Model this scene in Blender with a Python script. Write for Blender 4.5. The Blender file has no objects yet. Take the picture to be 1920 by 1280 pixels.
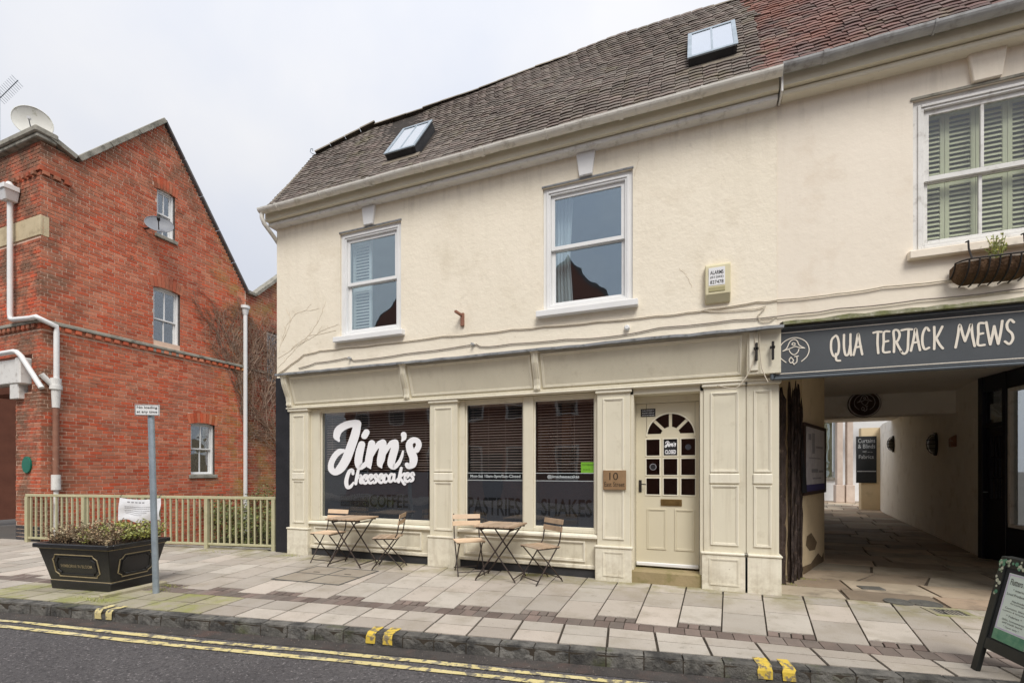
import bpy, bmesh, math, random
from mathutils import Vector, Matrix
random.seed(7)
R = math.radians
scene = bpy.context.scene
col = scene.collection
# ------------------------------------------------------------------ camera, sky, sun, exposure
FPX, HOR, CAMH, TH = 880.0, 880.0, 1.4, math.atan(342/880.0)
cam = bpy.data.cameras.new('Camera'); camo = bpy.data.objects.new('Camera', cam); col.objects.link(camo)
cam.sensor_width = 36.0; cam.lens = FPX/1920*36; cam.shift_y = 240/1920; cam.clip_end = 2000; cam.clip_start = 0.05
camo.location = (0, 0, CAMH); camo.rotation_euler = (R(90), 0, TH); scene.camera = camo

world = bpy.data.worlds.new('World'); scene.world = world; world.use_nodes = True
wn, wl = world.node_tree.nodes, world.node_tree.links
for n in list(wn): wn.remove(n)
SUN_EL, SUN_AZ = 52, 30           # azimuth measured from -Y towards +X
sky = wn.new('ShaderNodeTexSky'); sky.sky_type = 'NISHITA'; sky.sun_disc = False
sky.sun_elevation = R(SUN_EL); sky.sun_rotation = R(180-SUN_AZ); sky.dust_density = 4
bg1 = wn.new('ShaderNodeBackground'); bg1.inputs[1].default_value = 0.06; wl.new(sky.outputs[0], bg1.inputs[0])
tc = wn.new('ShaderNodeTexCoord'); sep = wn.new('ShaderNodeSeparateXYZ'); wl.new(tc.outputs['Generated'], sep.inputs[0])
grad = wn.new('ShaderNodeMapRange'); wl.new(sep.outputs[2], grad.inputs[0])
for i, v in ((1, 0.0), (2, 1.0), (3, 0.66), (4, 1.22)): grad.inputs[i].default_value = v
nz = wn.new('ShaderNodeTexNoise'); nz.inputs['Scale'].default_value = 2.2; nz.inputs['Detail'].default_value = 5
wl.new(tc.outputs['Generated'], nz.inputs[0])
cr = wn.new('ShaderNodeMix'); cr.data_type = 'RGBA'
mr = wn.new('ShaderNodeMapRange'); wl.new(nz.outputs[0], mr.inputs[0]); mr.inputs[1].default_value = .35; mr.inputs[2].default_value = .65
wl.new(mr.outputs[0], cr.inputs[0]); cr.inputs[6].default_value = (.76, .81, .93, 1); cr.inputs[7].default_value = (.94, .945, .975, 1)
bg2 = wn.new('ShaderNodeBackground'); wl.new(cr.outputs[2], bg2.inputs[0])
mm = wn.new('ShaderNodeMath'); mm.operation = 'MULTIPLY'; wl.new(grad.outputs[0], mm.inputs[0]); mm.inputs[1].default_value = .515
wl.new(mm.outputs[0], bg2.inputs[1])
mx = wn.new('ShaderNodeMixShader'); mx.inputs[0].default_value = .93; wl.new(bg1.outputs[0], mx.inputs[1]); wl.new(bg2.outputs[0], mx.inputs[2])
wo = wn.new('ShaderNodeOutputWorld'); wl.new(mx.outputs[0], wo.inputs[0])

sun = bpy.data.lights.new('Sun', 'SUN'); sun.energy = 1.5; sun.angle = R(26); sun.color = (1, .965, .91)
suno = bpy.data.objects.new('Sun', sun); col.objects.link(suno)
sd = Vector((math.sin(R(SUN_AZ))*math.cos(R(SUN_EL)), -math.cos(R(SUN_AZ))*math.cos(R(SUN_EL)), math.sin(R(SUN_EL))))
suno.rotation_euler = (-sd).to_track_quat('-Z', 'Y').to_euler(); suno.location = (6, -12, 14)
vs = scene.view_settings; vs.view_transform = 'Standard'; vs.look = 'None'; vs.gamma = 1; vs.exposure = 1.02; vs.use_curve_mapping = False
scene.render.engine = 'CYCLES'
scene.cycles.max_bounces = 14; scene.cycles.diffuse_bounces = 8; scene.cycles.transparent_max_bounces = 16

# ------------------------------------------------------------------ pixel -> place helpers
cT, sT = math.cos(TH), math.sin(TH)
def ray(px):
    u = px-960; return (u*cT-FPX*sT, u*sT+FPX*cT)
def onY(px, py, Y):
    a, b = ray(px); t = Y/b; return Vector((a*t, Y, CAMH+(HOR-py)*t))
def onX(px, py, X):
    a, b = ray(px); t = X/a; return Vector((X, b*t, CAMH+(HOR-py)*t))
def gr(px, py, z=0.0):
    a, b = ray(px); t = (CAMH-z)/(py-HOR); return Vector((a*t, b*t, z))

# ------------------------------------------------------------------ materials
def mk(name, c1, c2=None, sc=3.0, rough=.7, bump=.15, bsc=40., isl=0., stains=(), spec=.3, metal=0., fine=0., bdist=.01, hue=0.):
    m = bpy.data.materials.new(name); m.use_nodes = True
    n, l = m.node_tree.nodes, m.node_tree.links
    p = n['Principled BSDF']; p.inputs['Roughness'].default_value = rough; p.inputs['Metallic'].default_value = metal
    p.inputs['Specular IOR Level'].default_value = spec
    g = n.new('ShaderNodeNewGeometry')
    c2 = c2 or tuple(min(1, v*.82) for v in c1)
    def noise(s, d=6, r=.6):
        t = n.new('ShaderNodeTexNoise'); t.inputs['Scale'].default_value = s; t.inputs['Detail'].default_value = d; t.inputs['Roughness'].default_value = r
        l.new(g.outputs['Position'], t.inputs['Vector']); return t
    def rng(src, lo, hi, a=0., b=1.):
        q = n.new('ShaderNodeMapRange'); l.new(src, q.inputs[0]); q.inputs[1].default_value = lo; q.inputs[2].default_value = hi
        q.inputs[3].default_value = a; q.inputs[4].default_value = b; return q.outputs[0]
    def mix(f, A, B, bt='MIX'):
        q = n.new('ShaderNodeMix'); q.data_type = 'RGBA'; q.blend_type = bt
        if isinstance(f, float): q.inputs[0].default_value = f
        else: l.new(f, q.inputs[0])
        for v, i in ((A, 6), (B, 7)):
            if isinstance(v, tuple): q.inputs[i].default_value = (*v, 1)
            else: l.new(v, q.inputs[i])
        return q.outputs[2]
    out = mix(rng(noise(sc).outputs[0], .32, .68), tuple(c1), tuple(c2))
    if isl > 0:
        oi = n.new('ShaderNodeObjectInfo'); ad = n.new('ShaderNodeMath'); ad.operation = 'ADD'
        l.new(g.outputs['Random Per Island'], ad.inputs[0]); l.new(oi.outputs['Random'], ad.inputs[1])
        fr = n.new('ShaderNodeMath'); fr.operation = 'FRACT'; l.new(ad.outputs[0], fr.inputs[0])
        hs = n.new('ShaderNodeHueSaturation'); l.new(out, hs.inputs['Color'])
        l.new(rng(fr.outputs[0], 0, 1, 1-isl, 1+isl*.7), hs.inputs['Value'])
        f2 = n.new('ShaderNodeMath'); f2.operation = 'MULTIPLY'; l.new(fr.outputs[0], f2.inputs[0]); f2.inputs[1].default_value = 7.31
        f3 = n.new('ShaderNodeMath'); f3.operation = 'FRACT'; l.new(f2.outputs[0], f3.inputs[0])
        l.new(rng(f3.outputs[0], 0, 1, .5-hue, .5+hue), hs.inputs['Hue'])
        l.new(rng(f3.outputs[0], 0, 1, 1+isl*.4, 1-isl*.5), hs.inputs['Saturation'])
        out = hs.outputs[0]
    if fine > 0:
        out = mix(fine, out, mix(rng(noise(160, 2).outputs[0], .3, .7), (.25, .25, .25), (1., 1., 1.)), 'MULTIPLY')
    for st in stains:
        cc, s, lo, hi, amt = st[:5]
        tn = noise(s, 8, .65)
        if len(st) > 6:   # rain streaks: noise drawn out along Z
            vm = n.new('ShaderNodeVectorMath'); vm.operation = 'MULTIPLY'; vm.inputs[1].default_value = (1, 1, st[6]); l.new(g.outputs['Position'], vm.inputs[0]); l.new(vm.outputs[0], tn.inputs['Vector'])
        f = rng(tn.outputs[0], lo, hi, 0, amt)
        if len(st) > 5:   # weathering limited to a band of the place: (axis, from, to)
            ax, a0, a1 = st[5]
            sx = n.new('ShaderNodeSeparateXYZ'); l.new(g.outputs['Position'], sx.inputs[0])
            f2 = rng(sx.outputs[ax], a0, a1)
            q = n.new('ShaderNodeMath'); q.operation = 'MULTIPLY'; l.new(f, q.inputs[0]); l.new(f2, q.inputs[1]); f = q.outputs[0]
        out = mix(f, out, tuple(cc))
    l.new(out, p.inputs['Base Color'])
    if bump > 0:
        b = n.new('ShaderNodeBump'); b.inputs['Strength'].default_value = bump; b.inputs['Distance'].default_value = bdist
        l.new(noise(bsc, 5).outputs[0], b.inputs['Height']); l.new(b.outputs[0], p.inputs['Normal'])
    return m

def glass(name, base=.10, tint=(1, 1, 1), gl=(1, 1, 1), wav=.02):
    m = bpy.data.materials.new(name); m.use_nodes = True
    n, l = m.node_tree.nodes, m.node_tree.links
    for q in list(n): n.remove(q)
    lw = n.new('ShaderNodeLayerWeight'); lw.inputs[0].default_value = .5
    pw = n.new('ShaderNodeMath'); pw.operation = 'POWER'; l.new(lw.outputs['Facing'], pw.inputs[0]); pw.inputs[1].default_value = 4
    ma = n.new('ShaderNodeMath'); ma.operation = 'MULTIPLY_ADD'; l.new(pw.outputs[0], ma.inputs[0]); ma.inputs[1].default_value = 1-base; ma.inputs[2].default_value = base
    t = n.new('ShaderNodeBsdfTransparent'); t.inputs[0].default_value = (*tint, 1)
    gg = n.new('ShaderNodeBsdfGlossy'); gg.inputs['Color'].default_value = (*gl, 1); gg.inputs['Roughness'].default_value = .015
    g = n.new('ShaderNodeNewGeometry'); nz = n.new('ShaderNodeTexNoise'); nz.inputs['Scale'].default_value = 2.5; nz.inputs['Detail'].default_value = 1
    l.new(g.outputs['Position'], nz.inputs[0])
    b = n.new('ShaderNodeBump'); b.inputs['Strength'].default_value = wav; b.inputs['Distance'].default_value = .1; l.new(nz.outputs[0], b.inputs['Height']); l.new(b.outputs[0], gg.inputs['Normal'])
    mxs = n.new('ShaderNodeMixShader'); l.new(ma.outputs[0], mxs.inputs[0]); l.new(t.outputs[0], mxs.inputs[1]); l.new(gg.outputs[0], mxs.inputs[2])
    o = n.new('ShaderNodeOutputMaterial'); l.new(mxs.outputs[0], o.inputs[0])
    return m

DIRT = (.22, .19, .14); MOSS = (.20, .21, .06); GREEN = (.13, .15, .035)
M = {}
M['render'] = mk('cream_render', (.86, .785, .645), (.82, .745, .605), 1.2, .85, .42, 17, stains=(((.50, .43, .32), 7, .50, .70, .13, (2, 2.0, 5.5), .07), ((.42, .36, .27), 9, .52, .68, .30, (2, 5.1, 5.5), .12), ((.66, .58, .44), 2.2, .52, .74, .55), ((.45, .38, .28), 5, .64, .78, .5)), bdist=.016)
M['render2'] = mk('buff_render', (.85, .77, .65), (.81, .73, .61), 1.1, .85, .35, 14, stains=(((.50, .43, .32), 7, .50, .70, .13, (2, 2.0, 5.5), .07), ((.42, .36, .27), 9, .52, .68, .30, (2, 5.1, 5.5), .12), ((.62, .50, .37), 2.0, .55, .75, .5), ((.45, .38, .28), 5, .68, .8, .4)), bdist=.01)
M['paint'] = mk('stone_cream_paint', (.70, .65, .515), (.65, .605, .475), 2, .55, .12, 35, stains=(((.40, .34, .24), 12, .52, .68, .4, (2, 4.0, .0), .06), ((.42, .36, .25), 5, .58, .78, .5), ((.34, .28, .19), 9, .42, .66, .55, (2, .55, .0)), ((.27, .22, .15), 26, .69, .73, .75)), spec=.4)
M['paint_lt'] = mk('pale_cream_paint', (.77, .725, .60), (.72, .675, .55), 2, .55, .14, 35, stains=(((.44, .38, .28), 12, .52, .68, .4, (2, 4.0, .0), .06), ((.46, .40, .29), 7, .60, .78, .55), ((.34, .28, .19), 9, .42, .66, .55, (2, .55, .0)), ((.27, .22, .15), 26, .69, .73, .75)), spec=.4)
M['doorpaint'] = mk('door_cream_paint', (.63, .575, .43), (.60, .545, .405), 2, .45, .04, 60, stains=(((.35, .30, .2), 8, .68, .85, .4),), spec=.45)
M['white'] = mk('white_paint', (.80, .80, .79), (.74, .74, .73), 3, .45, .06, 60, stains=(((.42, .39, .34), 6, .64, .8, .45),), spec=.4)
M['whiteold'] = mk('flaking_white_paint', (.76, .75, .72), (.68, .67, .64), 3, .6, .25, 40, stains=(((.36, .33, .29), 9, .54, .70, .6),))
M['gutter'] = mk('weathered_white_plastic', (.78, .76, .70), (.70, .67, .60), 3, .5, .1, 50, stains=(((.30, .27, .21), 9, .52, .72, .6), ((.26, .24, .06), 3, .62, .75, .5)))
M['gutterg'] = mk('grey_cast_iron', (.46, .47, .46), (.36, .36, .36), 4, .5, .15, 50, stains=(((.14, .12, .10), 7, .52, .7, .7),))
M['lead'] = mk('lead_flashing', (.30, .31, .32), (.20, .21, .22), 6, .55, .2, 40, stains=(((.10, .10, .09), 12, .52, .68, .7), ((.5, .5, .48), 9, .6, .75, .4)))
M['mosslead'] = mk('mossy_flashing', (.26, .25, .18), (.12, .13, .04), 9, .9, .6, 40, stains=(((.50, .48, .40), 12, .55, .68, .8), ((.05, .05, .03), 10, .55, .7, .8)))
M['tile'] = mk('brown_clay_tile', (.215, .178, .152), (.145, .12, .105), 5, .9, .4, 60, isl=.26, hue=.012, stains=(((.26, .235, .18), 7, .56, .68, .55), ((.16, .15, .07), 2.2, .55, .68, .38)))
M['tiler'] = mk('red_clay_tile', (.20, .135, .118), (.14, .096, .088), 2.2, .9, .4, 60, isl=.34, hue=.012, stains=(((.27, .115, .08), 1.6, .44, .60, .65, (0, 2.3, 1.0)), ((.22, .20, .13), 2.6, .56, .68, .5)))
M['roofbed'] = mk('roof_underlay', (.05, .04, .035), (.03, .025, .02), 5, .95, .2)
M['ridge'] = mk('ridge_tile', (.28, .24, .19), (.20, .17, .13), 6, .9, .4, 40, isl=.2)
M['brick'] = mk('red_brick', (.60, .17, .085), (.51, .138, .072), 1.0, .85, .4, 70, isl=.20, hue=.008, stains=(((.24, .09, .06), .75, .54, .70, .55), ((.13, .085, .055), 2.4, .60, .74, .6), ((.12, .09, .055), 3., .38, .6, .7, (2, 6.2, 8.8)), ((.12, .085, .055), 2.2, .40, .6, .8, (1, 6.2, 5.3)), ((.33, .26, .05), 1.6, .46, .62, .6, (1, 8.4, 9.4))))
M['brickgreen'] = mk('damp_red_brick', (.44, .135, .07), (.37, .11, .06), 1.3, .85, .4, 70, isl=.24, hue=.012, stains=(((.12, .06, .045), 1.2, .52, .70, .6), ((.28, .22, .05), 1.1, .50, .64, .65)))
M['mortar'] = mk('pale_mortar', (.78, .57, .44), (.68, .49, .37), 5, .95, .3, 60, stains=(((.22, .17, .12), 1.2, .54, .72, .6),))
M['bluebrick'] = mk('dark_plinth_brick', (.075, .07, .075), (.05, .048, .05), 4, .8, .3, 60, isl=.3)
M['coping'] = mk('weathered_stone_coping', (.36, .34, .29), (.24, .23, .19), 5, .9, .4, 40, stains=(((.09, .085, .07), 5, .50, .68, .75), ((.45, .42, .30), 8, .6, .72, .4)))
M['stone'] = mk('buff_stone', (.60, .50, .33), (.50, .41, .26), 4, .85, .2, 40, stains=(((.28, .22, .14), 4, .56, .74, .6),))
M['slate'] = mk('grey_slate', (.16, .15, .15), (.10, .10, .10), 4, .75, .2, 40, isl=.3, stains=(((.25, .24, .17), 5, .58, .7, .5),))
M['asphalt'] = mk('asphalt', (.150, .140, .140), (.115, .106, .108), 1.4, .9, 1.0, 60, fine=.6, stains=(((.05, .047, .048), 34, .50, .62, .8), ((.30, .28, .275), 42, .58, .66, .85), ((.07, .066, .066), .7, .55, .75, .5)), bdist=.02)
M['gutterdirt'] = mk('road_edge_grit', (.11, .097, .088), (.07, .062, .057), 6, .95, .9, 110, fine=.6, stains=(((.34, .31, .28), 70, .68, .74, .9), ((.13, .08, .065), 4, .5, .7, .6)), bdist=.012)
M['slab'] = mk('concrete_paving', (.53, .475, .41), (.45, .40, .34), 1.3, .85, .4, 60, isl=.2, hue=.006, fine=.30,
    stains=(((.30, .26, .20), 2.6, .50, .72, .65), ((.17, .15, .11), 8, .60, .74, .6), ((.14, .125, .10), 20, .655, .68, .7), ((.22, .20, .06), 2.6, .40, .60, .75, (1, 5.25, 6.1))))
M['slabg'] = mk('mossy_paving', (.44, .39, .30), (.36, .33, .22), 2.4, .9, .35, 80, isl=.18, fine=.3, stains=(((.25, .26, .07), 2.8, .46, .60, .75), ((.15, .14, .08), 7, .56, .72, .6)))
M['paver'] = mk('clay_paver', (.255, .20, .17), (.19, .152, .13), 3, .9, .4, 80, isl=.28, hue=.01, fine=.35, stains=(((.11, .10, .08), 5, .56, .74, .6),))
M['joint'] = mk('dark_sand_joint', (.06, .048, .036), (.04, .033, .025), 6, .95, .5, 80)
M['kerb'] = mk('granite_kerb', (.21, .20, .18), (.115, .11, .10), 7, .9, .9, 35, isl=.25, fine=.4, stains=(((.035, .034, .033), 5, .46, .62, .85), ((.28, .27, .23), 9, .6, .72, .6), ((.10, .11, .035), 2.2, .56, .7, .6)), bdist=.02)
M['flag'] = mk('worn_stone_flag', (.42, .335, .245), (.30, .24, .17), 1.8, .72, .6, 25, isl=.42, hue=.014, stains=(((.12, .10, .075), 2.8, .52, .7, .7), ((.30, .21, .13), 1.3, .55, .7, .5)), spec=.4)
M['yellow'] = mk('worn_yellow_line', (.68, .58, .27), (.62, .52, .25), 8, .8, .4, 80, fine=.25, stains=(((.13, .12, .11), 13, .50, .57, .95), ((.74, .66, .40), 4, .5, .7, .6)))
M['yellowk'] = mk('bright_yellow_mark', (.70, .50, .07), (.58, .42, .07), 9, .8, .6, 40, stains=(((.20, .17, .12), 20, .49, .56, .95),))
M['black'] = mk('black_gloss_paint', (.018, .018, .02), (.012, .012, .013), 4, .34, .15, 40, spec=.5, stains=(((.07, .065, .055), 7, .6, .75, .6),))
M['blackwall'] = mk('black_masonry_paint', (.022, .022, .026), (.012, .012, .015), 4, .55, .5, 25, stains=(((.06, .06, .065), 8, .6, .75, .7),))
M['plinthblk'] = mk('dark_grey_plinth', (.05, .05, .053), (.035, .035, .037), 4, .7, .2, 40)
M['navy'] = mk('navy_paint', (.010, .013, .024), (.008, .010, .018), 3, .35, .06, 40, spec=.5)
M['signgrey'] = mk('slate_grey_sign_paint', (.082, .090, .098), (.070, .077, .084), 3, .5, .06, 50, stains=(((.12, .13, .14), 6, .6, .75, .4),))
M['signgrey2'] = mk('slate_blue_moulding', (.11, .128, .145), (.092, .106, .12), 3, .45, .06, 50)
M['cream'] = mk('sign_cream_letters', (.78, .72, .62), (.74, .68, .58), 6, .6, 0)
M['vwhite'] = mk('white_vinyl', (.86, .86, .88), (.84, .84, .86), 3, .5, 0)
M['film'] = mk('charcoal_vinyl', (.054, .056, .070), (.047, .049, .061), 30, .6, 0, fine=.3)
M['filmdark'] = mk('black_vinyl', (.006, .006, .007), (.005, .005, .006), 3, .5, 0)
M['blind'] = mk('dark_wood_blind', (.42, .32, .28), (.34, .25, .22), 8, .5, 0, isl=.15)
M['gold'] = mk('dull_gold_line', (.36, .29, .16), (.25, .20, .12), 12, .5, 0, spec=.5)
M['galv'] = mk('galvanised_steel', (.36, .42, .47), (.27, .32, .36), 9, .42, .06, 60, spec=.5, metal=.35, stains=(((.14, .15, .15), 8, .62, .78, .5),))
M['railing'] = mk('sage_cream_railing_paint', (.50, .47, .30), (.42, .40, .25), 5, .55, .15, 40, stains=(((.24, .24, .10), 7, .56, .72, .6), ((.16, .10, .06), 14, .68, .76, .7)))
M['wood'] = mk('weathered_acacia', (.50, .365, .25), (.37, .27, .185), 7, .7, .2, 50, isl=.22, stains=(((.20, .15, .11), 9, .55, .72, .55),))
M['woodfresh'] = mk('pale_acacia', (.74, .56, .39), (.66, .48, .32), 7, .65, .15, 50, isl=.15)
M['steel'] = mk('dark_steel', (.028, .022, .02), (.05, .03, .022), 12, .5, .05, 50, spec=.45)
M['plaque'] = mk('carved_oak', (.30, .19, .10), (.22, .135, .07), 9, .6, .2, 40)
M['letterdk'] = mk('dark_brown_letters', (.035, .022, .015), (.03, .02, .012), 3, .6, 0)
M['brass'] = mk('aged_brass', (.30, .20, .08), (.2, .13, .05), 12, .35, .05, 40, metal=.7)
M['rot'] = mk('rotten_dark_timber', (.085, .060, .050), (.040, .030, .027), 12, .95, .8, 30, isl=.3, stains=(((.22, .16, .12), 9, .58, .70, .7),), bdist=.02)
M['alarm'] = mk('yellowed_plastic', (.66, .60, .40), (.60, .54, .35), 6, .5, .03)
M['paper'] = mk('white_print', (.80, .80, .80), (.74, .74, .74), 6, .6, 0)
M['ink'] = mk('black_print', (.02, .02, .022), (.02, .02, .022), 3, .6, 0)
M['greyink'] = mk('grey_print', (.28, .28, .30), (.22, .22, .24), 3, .6, 0)
M['sheet'] = mk('white_plastic_sheet', (.74, .75, .77), (.66, .67, .69), 5, .4, .3, 12, spec=.4, bdist=.02)
M['limegreen'] = mk('lime_sticker', (.30, .66, .06), (.27, .60, .05), 4, .5, 0)
M['greenplaque'] = mk('green_enamel', (.010, .16, .105), (.008, .13, .085), 4, .4, .05, 40)
M['dishgrey'] = mk('grey_dish', (.24, .25, .27), (.19, .20, .22), 4, .5, .05)
M['dishwhite'] = mk('stained_white_dish', (.74, .73, .67), (.66, .65, .59), 5, .55, .05, 40, stains=(((.36, .35, .24), 6, .56, .68, .7),))
M['rustpipe'] = mk('peeling_brown_pipe', (.30, .15, .10), (.24, .11, .075), 6, .7, .3, 40, stains=(((.60, .55, .47), 10, .60, .68, .8),))
M['cable'] = mk('grey_cable', (.24, .20, .17), (.16, .13, .11), 9, .6, 0)
M['cablew'] = mk('pale_cable', (.62, .55, .44), (.5, .44, .35), 9, .6, 0)
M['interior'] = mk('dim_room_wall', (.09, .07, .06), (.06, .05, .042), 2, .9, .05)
M['interior_lt'] = mk('pale_room_wall', (.34, .38, .41), (.28, .32, .35), 2, .9, .05)
M['warm'] = mk('warm_wood_counter', (.30, .13, .06), (.22, .10, .05), 4, .6, .1)
M['curtain'] = mk('white_voile_curtain', (.84, .84, .82), (.76, .76, .74), 4, .8, .1)
M['shutterw'] = mk('white_louvre', (.86, .85, .80), (.82, .81, .76), 4, .5, 0)
M['shutterg'] = mk('sage_louvre', (.52, .54, .38), (.48, .50, .35), 4, .5, 0, isl=.05)
M['passwall'] = mk('whitewashed_block', (.88, .86, .81), (.84, .82, .77), 2, .9, .3, 25, stains=(((.5, .45, .37), 2.5, .55, .75, .6),))
M['passcol'] = mk('peeling_buff_plaster', (.68, .55, .36), (.60, .49, .32), 2, .9, .35, 20, stains=(((.42, .33, .21), 4, .56, .72, .6),))
M['bareplaster'] = mk('bare_brown_plaster', (.17, .12, .07), (.12, .085, .05), 8, .95, .6, 30)
M['ceil'] = mk('passage_ceiling', (.80, .77, .72), (.75, .72, .67), 2, .9, .1)
M['iron'] = mk('black_iron', (.02, .018, .018), (.03, .024, .02), 9, .55, .1)
M['coir'] = mk('coir_liner', (.17, .10, .055), (.10, .06, .035), 14, .95, 1., 45, bdist=.02)
M['soil'] = mk('dark_soil', (.045, .033, .024), (.03, .022, .017), 12, .95, .8, 50)
M['leafbrown'] = mk('dead_bedding_leaf', (.46, .37, .22), (.27, .19, .12), 14, .8, 0, isl=.4, hue=.02)
M['leafgreen'] = mk('yellow_green_leaf', (.42, .43, .13), (.28, .31, .08), 14, .7, 0, isl=.35, hue=.02)
M['leafdark'] = mk('dark_ivy_leaf', (.20, .22, .075), (.12, .14, .045), 10, .7, 0, isl=.45, hue=.02)
M['stem'] = mk('brown_stem', (.16, .11, .07), (.10, .07, .045), 14, .85, 0)
M['twig'] = mk('bare_creeper_stem', (.36, .25, .18), (.23, .15, .11), 9, .85, 0, isl=.35)
M['twigpale'] = mk('pale_creeper_trace', (.66, .57, .43), (.56, .48, .36), 9, .85, 0)
M['water'] = mk('dark_stream_water', (.02, .022, .015), (.015, .017, .012), 2, .12, .15, 6, spec=.5)
M['bank'] = mk('muddy_bank', (.07, .065, .035), (.04, .045, .02), 4, .95, .6, 30)
M['earth'] = mk('town_ground', (.12, .11, .10), (.09, .085, .08), .5, .95, .2, 10)
M['cover'] = mk('iron_cover', (.14, .135, .12), (.09, .088, .08), 8, .7, .5, 60, stains=(((.2, .18, .14), 6, .55, .7, .6),))
M['chalk'] = mk('chalk_lettering', (.40, .41, .42), (.3, .31, .32), 20, .9, 0)
M['slatebrd'] = mk('black_chalkboard', (.016, .018, .02), (.022, .024, .026), 4, .7, 0)
M['aboard'] = mk('black_board_frame', (.020, .022, .020), (.014, .016, .014), 6, .5, .1, 40)
M['poster'] = mk('pale_green_poster', (.66, .74, .66), (.60, .70, .63), 3, .55, 0)
M['postergreen'] = mk('poster_leaf_green', (.06, .20, .12), (.16, .32, .2), 18, .6, 0)
M['flower'] = mk('flower_print', (.66, .64, .52), (.12, .20, .10), 34, .6, 0)
M['lilac'] = mk('lilac_border', (.60, .54, .66), (.5, .45, .56), 12, .6, 0)
M['lampglass'] = mk('frosted_lamp_glass', (.22, .22, .20), (.16, .16, .15), 5, .3, 0)
M['map'] = mk('notice_map_print', (.56, .54, .54), (.42, .40, .42), 9, .6, 0)
M['mapblue'] = mk('notice_blue_band', (.06, .05, .16), (.05, .05, .13), 4, .6, 0)
M['brownwood'] = mk('dark_stained_wood', (.055, .03, .022), (.04, .022, .016), 7, .55, .1)
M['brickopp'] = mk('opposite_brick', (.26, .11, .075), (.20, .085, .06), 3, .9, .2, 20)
M['roofopp'] = mk('opposite_roof', (.15, .13, .12), (.11, .10, .09), 5, .9, .2, 20)
M['glass'] = glass('shop_glass', .06, (.93, .95, .95), wav=.02)
M['glassup'] = glass('upper_glass', .20, (.86, .91, .93), (.80, .92, 1.0), wav=.05)
M['glassold'] = glass('old_glass', .17, (.9, .92, .92), (.9, .96, 1), wav=.12)
M['glassw3'] = glass('shutter_glass', .05, (.95, .96, .95), wav=.06)
M['glasssky'] = glass('rooflight_glass', .72, (.55, .6, .62), (.97, .99, 1), wav=.01)

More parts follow.
